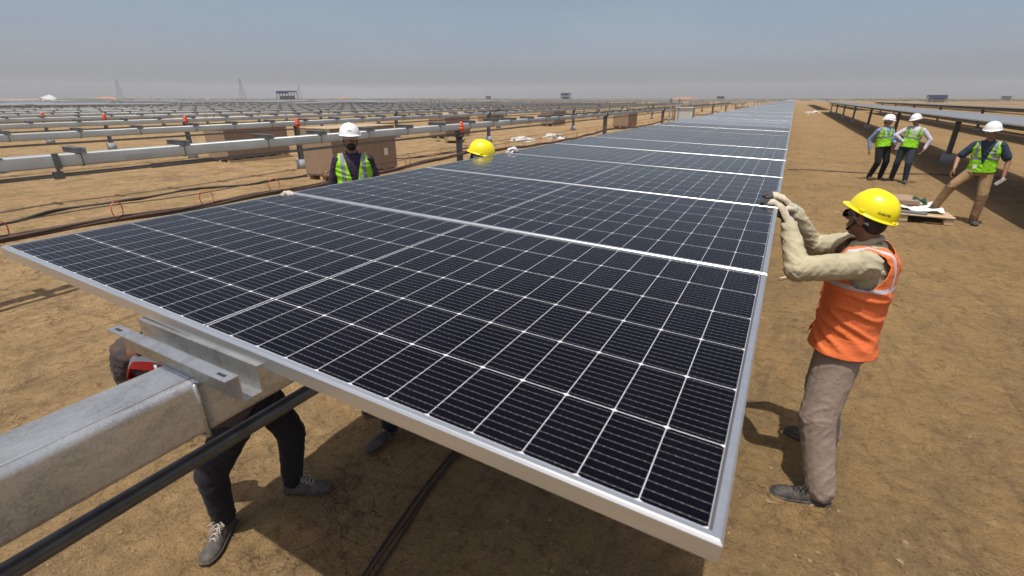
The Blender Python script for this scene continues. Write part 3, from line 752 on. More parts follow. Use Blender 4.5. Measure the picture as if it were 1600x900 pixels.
# ------------------------------------------------------------------ pallet with cardboard on the right
t = empty('wooden_pallet', (2.12, 11.55, 0)); tag(t, 'low wooden pallet on the sand under the sunglasses man\'s foot', 'pallet')
for k in range(7): MB().box((0, -.52+k*.173, .128), (1.45, .12, .022), bevel=.003).build('deck_board', M['wood'], t)
for sx in (-.66, 0, .66): MB().box((sx, 0, .094), (.12, 1.12, .022)).build('stringer', M['wood'], t)
for sx in (-.66, 0, .66):
    for sy in (-.5, 0, .5): MB().box((sx, sy, .042), (.14, .12, .081), bevel=.003).build('block', M['wood'], t)
mb = MB()
for k in range(8): mb.box((.012*(k % 3)-.02*(k % 2), .012*(k % 4), .010+k*.0185), (.86-.01*(k % 3), .74, .013), Matrix.Rotation(.02*((k*7) % 5-2), 3, 'Z'))
tag(mb.build('cardboard_stack', M['card'], None, (1.98, 11.86, .141)), 'stack of flat brown cardboard sheets on the pallet', 'cardboard')
mb = MB(); mb.box((0, 0, .018), (.95, .16, .034), Matrix.Rotation(-.05, 3, 'Z'), bevel=.004); tag(mb.build('grey_plank', M['slab_grey'], None, (1.98, 11.1, .141)), 'dark grey plank on the front edge of the pallet', 'plank')
b = bmesh.new(); bmesh.ops.create_grid(b, x_segments=10, y_segments=10, size=.5)
for v in b.verts: v.co = Vector((v.co.x*.62, v.co.y*.95, .03+.05*noise.noise(v.co*5+Vector((2, 2, 2)))+.02))
me = bpy.data.meshes.new('packing_paper'); b.to_mesh(me); b.free(); o = link('packing_paper', me, M['paper'], None, (2.42, 11.65, .148)); tag(o, 'crumpled cream packing paper on the pallet beside the cardboard', 'paper')
o.modifiers.new('t', 'SOLIDIFY').thickness = .003
mb = MB()
for k in range(5): mb.tube([(.14*(1-.1*k)*math.cos(a*.35+k), .10*math.sin(a*.35+k)*(1-.06*k), .03+.022*k+.04*math.sin(a*.35*2+k)) for a in range(19)], .011, 6)
tag(mb.build('strap_coil', M['strap_green'], None, (2.42, 11.75, .19)), 'tangled dark green strap lying on the packing paper', 'strap')
mb = MB(); mb.box((0, 0, .012), (.35, .035, .024), Matrix.Rotation(.9, 3, 'Z')); tag(mb.build('wood_strip', M['wood'], None, (.34, 6.6, 0)), 'short pale strip of wood on the sand behind the gloved hands', 'wood')

# ------------------------------------------------------------------ people
UP = Vector((0, 0, 1))
def frame_of(f, up=UP):
    up = up.normalized(); f = (f - up*f.dot(up)).normalized(); return f.cross(up), f, up          # right, forward, up
def ik(a, c, l1, l2, pole):
    d = c-a; L = d.length; L2 = min(L, (l1+l2)*.999); u = d.normalized()
    x = (l1*l1-l2*l2+L2*L2)/(2*L2); h = math.sqrt(max(l1*l1-x*x, 1e-6))
    p = (pole - u*pole.dot(u)).normalized(); return a+u*x+p*h
def ellring(c, a, b, ra, rb, n=28, e=2.3):
    o = []
    for k in range(n):
        t = 2*math.pi*k/n; ct, st_ = math.cos(t), math.sin(t)
        o.append(c + a*(ra*abs(ct)**(2/e)*(1 if ct > 0 else -1)) + b*(rb*abs(st_)**(2/e)*(1 if st_ > 0 else -1)))
    return o
def evalmesh(me, vox=None, smooth=0, solid=0):
    o = bpy.data.objects.new('tmp', me); COL.objects.link(o)
    if vox:
        m = o.modifiers.new('r', 'REMESH'); m.mode = 'VOXEL'; m.voxel_size = vox; m.adaptivity = 0
    if smooth:
        m = o.modifiers.new('s', 'SMOOTH'); m.factor = .5; m.iterations = smooth
    if solid:
        m = o.modifiers.new('k', 'SOLIDIFY'); m.thickness = solid; m.offset = 1
    dg = bpy.context.evaluated_depsgraph_get(); dg.update()
    r = bpy.data.meshes.new_from_object(o.evaluated_get(dg)); bpy.data.objects.remove(o); bpy.data.meshes.remove(me)
    return r
def fold(me, segs, amp, freq, seed=0, ends=.6):
    """cloth folds running round the limbs"""
    vs = [v.co.copy() for v in me.vertices]; ns = [v.normal.copy() for v in me.vertices]
    for i, p in enumerate(vs):
        best = None
        for j, (a, b) in enumerate(segs):
            d = b-a; t = max(0, min(1, (p-a).dot(d)/d.length_squared)); q = a+d*t; dd = (p-q).length
            if best is None or dd < best[0]: best = (dd, j, t, d.length, p-q, d.normalized())
        dd, j, t, L, rad, ax = best
        s = t*L; rd = rad.normalized() if rad.length > 1e-5 else rad
        w_ = (1-ends) + ends*max(math.exp(-s/.07), math.exp(-(L-s)/.07))
        n1 = noise.noise(Vector((rd.x*.8+seed, rd.y*.8+j*7, s*freq + rd.z*1.8 + rd.x*.9)))
        n2 = noise.noise(Vector((rd.x*2.5+seed+9, rd.y*2.5+rd.z*2, s*freq*2.1+j*3)))
        h = (1-min(1, abs(n1)*3.2))*1.0 + .22*n2 - .3
        vs[i] = p + ns[i]*(amp*w_*h)
    me.vertices.foreach_set('co', [c for p in vs for c in p]); me.update()
def hand_caps(mb, W, d, n, thumb, curl=(.5, .6, .5), size=1.0, fat=1.0, spread=.05, tcurl=.3):
    """W wrist, d wrist->knuckles, n the way the palm faces, thumb the side the thumb is on"""
    d = d.normalized(); n = (n-d*n.dot(d)).normalized(); s = thumb - d*thumb.dot(d) - n*thumb.dot(n); s.normalize()
    L = .088*size; g = 1.0*size*fat; tips = []
    offs = (.030, .010, -.010, -.029); lens = ((.040, .024, .019), (.044, .028, .020), (.041, .026, .019), (.032, .020, .017))
    for o, ll in zip(offs, lens):
        k0 = W + d*L*(1 if abs(o) < .02 else .95) + s*o*size
        mb.capsule(W + s*o*.55*size + d*.008, .0135*g, k0, .0115*g, 10)
        dirv = (d + s*(o*spread*40*.1)).normalized(); p = k0; ang = 0; ra = .0098*g
        ax = s
        for q, l_ in enumerate(ll):
            ang += curl[q]; dv = dirv*math.cos(ang) + n*math.sin(ang); e = p+dv*l_*size
            mb.capsule(p, ra, e, ra*.93, 10); p = e; ra *= .93
        tips.append(p)
    mb.capsule(W + d*.03*size - s*.012*size, .015*g, W + d*.06*size + s*.012*size, .015*g, 10)
    p = W + s*.018*size + d*.018*size; q1 = p + (s*.8+d*.7+n*.35).normalized()*.042*size
    mb.capsule(p, .0145*g, q1, .0115*g, 10)
    q2 = q1 + (s*(.55-tcurl)+d*.8+n*(.3+tcurl)).normalized()*.030*size; mb.capsule(q1, .0115*g, q2, .010*g, 10)
    q3 = q2 + (s*(.2-tcurl)+d*.9+n*(.3+tcurl)).normalized()*.024*size; mb.capsule(q2, .010*g, q3, .0085*g, 10)
    return tips
def shoe_build(root, O, ankle, toe, mat, lace, detail=True, size=1.0, sole_z=0, pitch=0):
    f = Vector((toe.x, toe.y, 0)).normalized(); r, f, u = frame_of(f)
    if pitch: q = Matrix.Rotation(pitch, 3, r); f = q@f; u = q@u
    base = Vector((ankle.x, ankle.y, sole_z)) - f*.055*size
    # stations along the shoe: t, halfwidth, height
    stn = [(0, .022, .055), (.015, .033, .085), (.05, .036, .098), (.09, .037, .10), (.125, .039, .082), (.16, .044, .066), (.20, .048, .058), (.235, .044, .050), (.262, .032, .040), (.274, .014, .028)]
    rings = []
    for t_, hw, hh in stn:
        c = base + f*t_*size - O; ring = []
        for k in range(16):
            a = 2*math.pi*k/16; x = math.cos(a); z = math.sin(a)
            zz = .022 + (hh-.022)*(z if z > 0 else 0) if z > 0 else .022*(1+z*.7)
            wd = hw*(abs(x)**.75)*(1 if x > 0 else -1)*(1 - .25*max(0, z)**2)
            ring.append(c + r*wd*size + u*zz*size)
        rings.append(ring)
    mb = MB(); mb.ring_loft(rings); s1 = link('shoe', evalmesh(mb.mesh(), .006 if detail else .012, 3 if detail else 1), mat, root, smooth=True)
    if detail:
        rg = [[base + f*t_*size - O + r*sx*(hw+.005)*size + u*z*size for sx, z in ((-1, .002), (1, .002), (1, .022), (-1, .022))] for t_, hw, hh in [(-.004, .02, 0)] + stn[1:-1] + [(.280, .018, 0)]]
        mb = MB(); mb.ring_loft(rg); link('sole', evalmesh(mb.mesh(), .005, 2), M['sole'], s1, smooth=True)
        mb = MB()
        for q in range(4):
            t_ = .105+q*.020; hh = .099-q*.0105; a = base+f*t_*size-O
            for sg in (-1, 1):
                mb.tube([a + r*sg*.026*size+u*(hh-.012)*size, a+f*.008 + u*(hh+.004)*size, a - r*sg*.026*size+f*.018*size+u*(hh-.018)*size], .0022, 6)
        for sg in (-1, 1):
            a = base+f*.105*size-O+u*.104*size
            mb.tube([a, a+r*sg*.02+u*.012+f*.01, a+r*sg*.042-u*.002+f*.02, a+r*sg*.03-u*.018+f*.01, a+u*.001], .0022, 6); mb.tube([a, a+r*sg*.02+f*.03-u*.008, a+r*sg*.03+f*.05-u*.026], .002, 6)
        mb.build('lace', lace, s1, smooth=True)
    return s1
def hard_hat(root, c, f, up, mat, band=True, strap=None, text=None, O=None, s=1.0, ink='ink'):
    """c = centre of the rim plane"""
    r, f, u = frame_of(f, up); NS, NTT = 64, 18; rx, ry, hz = .118*s, .140*s, .138*s
    def P(th, k):                      # k 0..1 dome from the rim to the crown, k<0 brim outward
        x, y = math.sin(th), math.cos(th)
        if k >= 0:
            a = k*math.pi/2; rho = math.cos(a)**.86 if k < 1 else 0; z = math.sin(a)**.95*hz
            X, Y = x*rx*rho, y*ry*rho
            rid = (math.exp(-(X/(.013*s))**2)*.007 + .55*math.exp(-((abs(X)-.040*s)/(.007*s))**2)*.005)*min(1, k*3.5)*s
            if Y < -.13*s: rid *= .5
            return X, Y, z + rid
        e = -k; front = max(0, y)**3
        ext = (.014 + .030*front + .006*max(0, -y)**2)*s*e
        return x*(rx+ext), y*(ry+ext), -(.004+.013*front)*s*e*1.0
    def W(p): return c + r*p[0] + f*p[1] + u*p[2] - O
    rows = [-1, -.85, -.5, -.2, 0] + [ (i+1)/NTT for i in range(NTT-1)]
    b = bmesh.new(); g = []
    for k in rows: g.append([b.verts.new(W(P(2*math.pi*j/NS, k))) for j in range(NS)])
    for A, B in zip(g, g[1:]):
        for j in range(NS): b.faces.new((A[j], B[j], B[(j+1) % NS], A[(j+1) % NS]))
    top = b.verts.new(W((0, 0, hz+.007*s)))
    for j in range(NS): b.faces.new((g[-1][j], top, g[-1][(j+1) % NS]))
    bmesh.ops.recalc_face_normals(b, faces=b.faces)
    me = bpy.data.meshes.new('h'); b.to_mesh(me); b.free(); me = evalmesh(me, None, 0, .0035)
    hat = link('hard_hat', me, mat, root, smooth=True)
    def surf(th, z):                   # point on the dome at height z, with its outward direction
        k = math.asin(min(.999, (z/hz)**(1/.95)))/(math.pi/2); p = W(P(th, k)); return p
    for sg in (-1, 1):                 # slots for earmuffs, gutter lug at the back
        mb = MB(); q = surf(sg*math.pi/2, .016*s)
        mb.box(q + r*sg*.004*s, (.010*s, .034*s, .016*s), Matrix((r, f, u)).transposed(), bevel=.002); mb.build('slot_cover', mat, hat)
    mb = MB(); q = W((0, -(ry+.008*s), .004*s)); mb.box(q, (.036*s, .014*s, .018*s), Matrix((r, f, u)).transposed(), bevel=.004); mb.build('rear_lug', mat, hat)
    if band:
        bm_ = MB(); n = 40; z0, z1 = -.050*s, -.014*s
        ring = lambda off, z: [c - O + r*math.sin(t_)*(.088*s+off) + f*math.cos(t_)*(.106*s+off) + u*(z - .026*s*max(0, -math.cos(t_))**2) for t_ in [2*math.pi*k/n for k in range(n)]]
        A, B, C_, D = ring(0, z0), ring(.004, z0), ring(.004, z1), ring(0, z1)
        g2 = [[bm_.bm.verts.new(p) for p in q] for q in (A, B, C_, D)]
        for X, Y in zip(g2, g2[1:]+g2[:1]):
            for k in range(n): bm_.bm.faces.new((X[k], X[(k+1) % n], Y[(k+1) % n], Y[k]))
        bm_.build('headband', M['band'], hat, smooth=True)
    if strap:
        mb = MB(); head = strap['head']; 
        for sg in (-1, 1):
            mb.tube([c-O+r*sg*.085*s-u*.01, c-O+r*sg*.078*s-u*.09*s+f*.02*s, c-O+r*sg*.05*s-u*.145*s+f*.05*s, c-O-u*.163*s+f*.062*s], .005 if s < 1.2 else .006, 6)
            if strap.get('yoke'): mb.tube([c-O+r*sg*.085*s-u*.01-f*.06, c-O+r*sg*.078*s-u*.09*s+f*.02*s], .005, 6)
        mb.build('chin_strap', strap.get('mat', M['black_rubber']), hat, smooth=True)
    if text:
        word, th0, z0, size = text[:4]
        cu = bpy.data.curves.new('t', 'FONT'); cu.body = word; cu.size = size; cu.align_x = 'CENTER'; cu.extrude = 0; cu.resolution_u = 3; cu.offset = .0004
        to = bpy.data.objects.new('t', cu); COL.objects.link(to); dg = bpy.context.evaluated_depsgraph_get(); dg.update()
        tm = bpy.data.meshes.new_from_object(to.evaluated_get(dg)); bpy.data.objects.remove(to)
        b = bmesh.new(); b.from_mesh(tm); bmesh.ops.subdivide_edges(b, edges=b.edges, cuts=1); 
        for v in b.verts:
            th = th0 - v.co.x/.125; z = z0 + v.co.y*.95; p = surf(th, z); nrm = (p-(c-O)).normalized(); v.co = p + nrm*.0045
        bmesh.ops.recalc_face_normals(b, faces=b.faces)
        b.to_mesh(tm); b.free(); link('lettering', tm, M[ink], hat)
    return hat
def person(label, P):
    """P: pose and outfit. world coordinates; builds one body mesh with clothes as children"""
    vox = P.get('vox', .009); O = Vector(P['root']); root = empty('person', O); tag(root, label, 'person', P.get('group'))
    pel, neck, head = P['pel'], P['neck'], P['head']; sc = P.get('sc', 1.0); det = vox < .012
    up = (neck-pel).normalized(); r, f, up = frame_of(P['f'], up); tl = (neck-pel).length
    hr, hf, hu = frame_of(P.get('hf', P['f']), P.get('hu', (head-neck).normalized()*.5+UP*.5))
    sh = {}; el = {}; wr = P['wr']; hip = {}; kn = {}; an = P['an']
    for k, sg in (('L', -1), ('R', 1)):
        sh[k] = P['sh'][k] if 'sh' in P else neck - up*.075 + r*sg*.172*sc
        el[k] = P['el'][k] if 'el' in P and k in P['el'] else ik(sh[k], wr[k], .29*sc, .255*sc, P['ep'][k])
        hip[k] = pel + r*sg*.088*sc - up*.02
        ll = .425*sc
        if P.get('straight'): ll = min(ll, (hip[k]-an[k]).length*P['straight']/2)
        kn[k] = ik(hip[k], an[k], ll, ll, P['kp'][k] if 'kp' in P else f)
    def torso(mb, inf, t0=-.17, t1=1.0, belly=1.0):
        st_ = [(-.20, .10, .085), (-.12, .150, .112), (0, .166, .120), (.22, .152, .112*belly), (.45, .158, .116), (.66, .170, .120), (.82, .172, .110), (.92, .135, .085), (1.0, .062, .058)]
        rings = []
        for t_, a, b in st_:
            if t_ < t0-.03 or t_ > t1+.001: continue
            c = pel + up*t_*tl - O; i2 = inf if t_ < .9 else inf*.5
            rings.append(ellring(c, r, f, (a+i2)*sc, (b+i2)*sc))
        mb.ring_loft(rings)
    hs = P.get('hs', .95)*sc
    # ---- body: one continuous surface
    mb = MB(); torso(mb, -.02)
    hc = head - O
    mb.ell(hc + hu*.012, (hr*.074*hs, hf*.093*hs, hu*.102*hs)); mb.ell(hc - hu*.045*hs + hf*.022*hs, (hr*.058*hs, hf*.066*hs, hu*.070*hs))
    mb.ell(hc - hu*.094*hs + hf*.062*hs, (hr*.024*hs, hf*.022*hs, hu*.018*hs), 12)                        # chin
    mb.capsule(hc + hf*.088*hs + hu*.012*hs, .008*hs, hc + hf*.106*hs - hu*.022*hs, .0125*hs, 10)              # nose
    for sg in (-1, 1):
        mb.ell(hc + hr*sg*.078*hs - hu*.008 - hf*.006, (hr*.010, hf*.020*hs, hu*.031*hs), 12)               # ears
        mb.ell(hc + hr*sg*.032*hs + hf*.080*hs + hu*.028*hs, (hr*.018, hf*.010, hu*.007), 10)                # brow
        mb.capsule(hc + hr*sg*.018*hs + hf*.084*hs - hu*.058*hs, .008, hc + hf*.090*hs - hu*.057*hs, .009, 8)    # lips
    mb.capsule(neck - up*.05 - O, .058*hs, hc - hu*.06*hs - hf*.02*hs, .053*hs)
    for k, sg in (('L', -1), ('R', 1)):
        mb.capsule(neck-up*.05-O, .05, sh[k]-O, .05); mb.capsule(sh[k]-O, .050*sc, el[k]-O, .038*sc); mb.capsule(el[k]-O, .040*sc, wr[k]-O, .026*sc)
        mb.capsule(hip[k]-O, .078*sc, kn[k]-O, .050*sc); mb.capsule(kn[k]-O, .052*sc, an[k]-O, .032*sc)
        if not P.get('gloves'):
            hd = P['hd'][k]; hand_caps(mb, wr[k]-O, hd[0], hd[1], hd[2], P.get('curl', (.45, .6, .4)), .98, 1.05 if det else 1.25)
        # foot inside the shoe
        tdir = P['toe'][k]; mb.capsule(an[k]-O, .030, an[k]-O+tdir.normalized()*.10-UP*.045, .018)
    body = link('body', evalmesh(mb.mesh(), vox if not det else min(vox, .0075), 2), P.get('skin', M['skin']), root, smooth=True)
    # ---- face pieces
    if P.get('face', True):
        mb = MB()
        for sg in (-1, 1): mb.ell(hc + hr*sg*.031*hs + hf*.0815*hs + hu*.010*hs, (hr*.013, hf*.008, hu*.0075), 10)
        mb.build('eyes', M['eye'], body, smooth=True)
        mb = MB()
        for sg in (-1, 1): mb.ell(hc + hr*sg*.031*hs + hf*.0885*hs + hu*.010*hs, (hr*.0055, hf*.003, hu*.0055), 8); mb.capsule(hc + hr*sg*.018*hs + hf*.092*hs + hu*.032*hs, .0035, hc+hr*sg*.046*hs+hf*.080*hs+hu*.034*hs, .003, 6)
        mb.build('brows', M['hair'], body, smooth=True)
    mb = MB(); mb.ell(hc + hu*.020*hs - hf*.012*hs, (hr*.080*hs, hf*.092*hs, hu*.098*hs)); mb.ell(hc - hu*.030*hs - hf*.050*hs, (hr*.066*hs, hf*.052*hs, hu*.060*hs))
    me = evalmesh(mb.mesh(), .008, 1)
    b = bmesh.new(); b.from_mesh(me)                       # hairline
    dl = [v for v in b.verts if (v.co-hc).dot(hf) > .040*hs and (v.co-hc).dot(hu) < .072*hs]; bmesh.ops.delete(b, geom=dl, context='VERTS'); b.to_mesh(me); b.free()
    link('hair', me, M['hair'], root, smooth=True)
    if P.get('beard'):
        mb = MB(); mb.ell(hc - hu*.078*hs + hf*.040*hs, (hr*.057*hs, hf*.062*hs, hu*.046*hs)); mb.capsule(hc+hr*.030+hf*.088-hu*.044, .008, hc-hr*.030+hf*.088-hu*.044, .008, 8)
        me = evalmesh(mb.mesh(), .007, 1); fold(me, [(hc-hu*.1, hc)], .003, 60); link('beard', me, M['hair'], root, smooth=True)
    if P.get('glasses'):
        mb = MB()
        for sg in (-1, 1):
            mb.ell(hc + hr*sg*.033*hs + hf*.098*hs + hu*.008*hs, (hr*.031, hf*.006, hu*.021), 14); mb.tube([hc + hr*sg*.062*hs + hf*.088*hs + hu*.014, hc+hr*sg*.083*hs - hf*.0*hs + hu*.006], .003, 6)
        mb.tube([hc - hr*.012+hf*.104*hs+hu*.012, hc + hr*.012+hf*.104*hs+hu*.012], .003, 6); mb.build('sunglasses', M['lens_black'], root, smooth=True)
    if P.get('mask'):
        mb = MB(); mb.ell(hc - hu*.050*hs + hf*.045*hs, (hr*.062*hs, hf*.066*hs, hu*.062*hs)); link('face_cloth', evalmesh(mb.mesh(), .007, 2), M['black_rubber'], root, smooth=True)
    # ---- shirt
    lg = P.get('sleeve', 1.0); mb = MB(); torso(mb, .006, t0=-.02)
    mb.capsule(neck-up*.085-O + r*.10, .062*sc, neck-up*.085-O - r*.10, .062*sc); rb = P.get('arm_r', (.060, .052, .044))
    segs = [(pel-O, neck-O)]
    for k in 'LR':
        mb.capsule(sh[k]-O, rb[0]*sc, el[k]-O, rb[1]*sc) if lg >= .99 else mb.capsule(sh[k]-O, rb[0]*sc, sh[k].lerp(el[k], .75)-O, rb[1]*sc*1.08)
        segs.append((sh[k]-O, el[k]-O))
        if lg >= .99:
            e = el[k].lerp(wr[k], .93); mb.capsule(el[k]-O, rb[1]*sc, e-O, rb[2]*sc*.86); segs.append((el[k]-O, wr[k]-O))
    me = evalmesh(mb.mesh(), vox*.8 if det else vox, 3); fold(me, segs, P.get('fold', .007), 26, P.get('seed', 1)); link('shirt', me, P['shirt'], root, smooth=True)
    mb = MB()                                              # collar
    for sg in (-1, 1):
        mb.tube([neck-O - f*.045 + up*.025, neck-O + r*sg*.055 + up*.015, neck-O + r*sg*.045 + f*.045 - up*.015, neck-O + r*sg*.02 + f*.075 - up*.06], [.016, .017, .016, .010], 8)
    link('collar', evalmesh(mb.mesh(), .008, 1), P['shirt'], root, smooth=True)
    # ---- trousers
    lr = P.get('leg_r', (.102, .078, .066)); mb = MB(); torso(mb, .012, t1=.03); segs = [(pel-O, pel+up*.05-O)]
    for k in 'LR':
        e = kn[k].lerp(an[k], 1.0); mb.capsule(hip[k]-O, lr[0]*sc, kn[k]-O, lr[1]*sc); mb.capsule(kn[k]-O, lr[1]*sc, e-O, lr[2]*sc*.92)
        segs += [(hip[k]-O, kn[k]-O), (kn[k]-O, an[k]-O)]
    me = evalmesh(mb.mesh(), vox, 3); fold(me, segs, P.get('tfold', .008), 17, P.get('seed', 1)+3, .75); link('trousers', me, P['trousers'], root, smooth=True)
    # ---- vest
    if 'vest' in P:
        lo = P.get('hem', -.04); mb = MB(); vi = P.get('vinf', .022)
        st_ = [(lo, .172+P.get('flare', 0), .130+P.get('flare', 0)), (.15, .160, .122), (.35, .158, .122), (.6, .172, .128), (.80, .180, .120), (.88, .172, .108), (.935, .150, .090), (.985, .085, .07)]
        mb.ring_loft([ellring(pel+up*t_*tl-O, r, f, (a+vi)*sc, (b+vi*.8)*sc, 36) for t_, a, b in st_])
        mb.capsule(neck-up*.080-O + r*.12*sc, .076*sc, neck-up*.080-O - r*.12*sc, .076*sc)
        me = evalmesh(mb.mesh(), vox*.75 if det else vox, 3); fold(me, [(pel-O, neck-O)], P.get('vfold', .008), 13, 5, .0)
        b = bmesh.new(); b.from_mesh(me); dl = []
        for v in b.verts:
            q = v.co-(pel-O); a, dpt, h = q.dot(r)/sc, q.dot(f)/sc, q.dot(up)/tl
            cut = h < lo+.015
            if abs(a) > P.get('armcut', .155) and ((h-.89)/.23)**2 + (dpt/.085)**2 < 1: cut = True
            if abs(a) > .192 and h > .80: cut = True
            vd = P.get('vneck', .45)
            if dpt > -.02 and h > vd and abs(a) < (h-vd)*.125+.004: cut = True
            if h > .965-.02*(dpt < 0) and abs(a) < .075: cut = True
            if P.get('open', 0) and dpt > 0 and abs(a) < P['open']: cut = True
            if cut: dl.append(v)
        bmesh.ops.delete(b, geom=dl, context='VERTS')
        bmesh.ops.smooth_vert(b, verts=[v for v in b.verts if v.is_boundary], factor=.5, use_axis_x=True, use_axis_y=True, use_axis_z=True)
        b.to_mesh(me); b.free(); me = evalmesh(me, None, 0, .003)
        at = me.attributes.new('body', 'FLOAT_VECTOR', 'POINT')
        at.data.foreach_set('vector', [c for v in me.vertices for c in ((v.co-(pel-O)).dot(r), (v.co-(pel-O)).dot(f), (v.co-(pel-O)).dot(up))])
        vo = link('vest', me, P['vest'], root, smooth=True)
        if P.get('pockets'):
            mb = MB()
            for sg, hh in ((1, .13), (-1, .10)):
                c = pel-O+up*hh+r*sg*.082+f*(.158*sc+vi*.9); mb.box(c, (.095, .012, .10), Matrix((r, f, up)).transposed() @ Matrix.Rotation(-sg*.35, 3, 'Z'), bevel=.004)
            mb.build('pocket', P['pockets'], vo)
            mb = MB(); c = pel-O+up*.315*1.0-r*.075+f*(.146*sc+vi*.9); mb.box(c, (.055, .006, .022), Matrix((r, f, up)).transposed() @ Matrix.Rotation(.3, 3, 'Z')); mb.build('name_patch', plain('name_patch', (.35, .45, .62), .6), vo)
    # ---- gloves, shoes, hat
    if P.get('gloves'):
        for k in 'LR':
            hd = P['hd'][k]; mb = MB(); hand_caps(mb, wr[k]-O, hd[0], hd[1], hd[2], hd[3] if len(hd) > 3 else P.get('curl', (.5, .6, .5)), P.get('gs', 1.12), 1.25)
            me = evalmesh(mb.mesh(), .0032 if det else .007, 1); me.materials.append(P['gloves'][0]); me.materials.append(P['gloves'][1])
            d0 = hd[0].normalized(); n0 = (hd[1]-d0*hd[1].dot(d0)).normalized()
            for p in me.polygons:
                c = p.center-(wr[k]-O); p.material_index = 1 if (p.normal.dot(n0) > .45 or (c.dot(d0)+c.dot(n0)*1.0) > .178 ) else 0
            me.polygons.foreach_set('use_smooth', [True]*len(me.polygons)); o = bpy.data.objects.new('glove', me); COL.objects.link(o); o.parent = root
            a = wr[k]-O; b_2 = a - (wr[k]-el[k]).normalized()*.055; mb = MB(); mb.capsule(a + d0*.012, .032, b_2, .037); me = evalmesh(mb.mesh(), .005, 1); fold(me, [(b_2, a)], .002, 90); link('cuff', me, M['cuff'] if det else P['gloves'][0], o, smooth=True)
    for k in 'LR': shoe_build(root, O, an[k], P['toe'][k], P.get('shoe', M['shoe']), P.get('lace', M['lace_dark']), det, P.get('shoe_s', 1.0), P.get('sole_z', {}).get(k, 0), P.get('shoe_p', {}).get(k, 0))
    if 'hat' in P:
        ht = P['hat']; hu2 = ht.get('u', hu); hf2 = ht.get('f', hf)
        hard_hat(root, head + hu*ht.get('z', .034) + ht.get('off', Vector()), hf2, hu2, ht['mat'], ht.get('band', True), ht.get('strap'), ht.get('text'), O, ht.get('s', 1.0), ht.get('ink', 'ink'))
    return root
X_, Y_ = Vector((1, 0, 0)), Vector((0, 1, 0))
# 1. the worker in the orange vest pressing the panel edge
person('person in orange vest and yellow helmet pressing the right panel edge with gloved hands', dict(
    root=(.47, 2.86, 0), vox=.009, pel=V(.455, 2.87, -1.215), neck=V(.455, 2.865, -.665), head=V(.415, 2.865, -.545), f=-X_+Y_*.06, hf=-X_-UP*.05+Y_*.70, hu=(UP*1.0-X_*.0), straight=1.012, armcut=.16, hs=.88,
    sh={'L': V(.43, 2.675, -.735), 'R': V(.41, 3.055, -.735)}, el={'L': V(.160, 2.65, -.795), 'R': V(.235, 3.12, -.79)},
    wr={'L': V(.085, 2.80, -.605), 'R': V(.105, 3.005, -.575)}, ep={}, an={'L': Vector((.505, 2.60, .09)), 'R': Vector((.57, 3.17, .09))},
    kp={'L': -X_+Y_*-.1, 'R': -X_}, toe={'L': -X_-Y_*.22, 'R': -X_+Y_*.15},
    hd={'L': (Vector((-.55, .30, .85)), Vector((-.8, .0, -.75)), Vector((.1, 1, .0)), (.45, .65, .35)), 'R': (Vector((-.75, -.25, .75)), Vector((-.5, 0, -1)), Vector((0, -1, 0)), (.35, .45, .3))},
    gloves=(M['glove'], M['glove_palm']), shirt=M['shirt_cream'], arm_r=(.070, .060, .048), fold=.008, trousers=M['trouser_khaki'], leg_r=(.106, .090, .078), tfold=.008, vest=M['vest_orange'], hem=-.06, flare=.012, vinf=.026, vfold=.009, vneck=.30, open=.03,
    shoe=M['shoe'], shoe_s=1.06, mask=False, glasses=True, face=True, seed=3, skin=M['skin_dark'],
    hat=dict(mat=M['hat_yellow'], f=-X_*1.0+UP*.3+Y_*.80, u=UP*1.0+X_*.30-Y_*.12, off=Vector((.012, 0, .0)), z=.024, s=.77, text=('ULARATEK', R(-140), .028, .015), strap=dict(head=1, yoke=True))))
# 2. the bearded man in the white helmet behind the panels
D = 5.3
def facing(x, y): return Vector((-x, -y, 0)).normalized()
bx_, by_ = -4.32, 4.02
fc = facing(bx_, by_); rc, _, _ = frame_of(fc)
B0 = Vector((bx_, by_, 0))
person('bearded person in white helmet and lime vest standing behind the left edge of the panels', dict(
    root=(bx_, by_, 0), vox=.010, pel=B0+UP*.96, neck=B0+UP*1.52, head=B0+UP*1.675+fc*.02, f=fc, hf=fc-UP*.25, sc=1.03,
    wr={'L': B0+UP*.98-rc*.23+fc*.16, 'R': B0+UP*.98+rc*.23+fc*.16}, ep={'L': -fc-rc*.4, 'R': -fc+rc*.4}, an={'L': B0-rc*.13+UP*.09, 'R': B0+rc*.13+UP*.09}, toe={'L': fc-rc*.2, 'R': fc+rc*.2},
    hd={'L': (fc*.3-UP, rc, fc), 'R': (fc*.3-UP, -rc, fc)}, shirt=M['plaid_purple'], trousers=M['trouser_navy'], vest=M['vest_green'], hem=-.1, vneck=.30, beard=True, arm_r=(.053, .048, .042), pockets=M['vest_green'], seed=8, skin=M['skin'],
    hat=dict(mat=M['hat_white'], z=.040, s=.93, u=UP+rc*-.03-fc*.06, text=('ADANI', 0, .036, .018), strap=dict(head=1, yoke=True))))
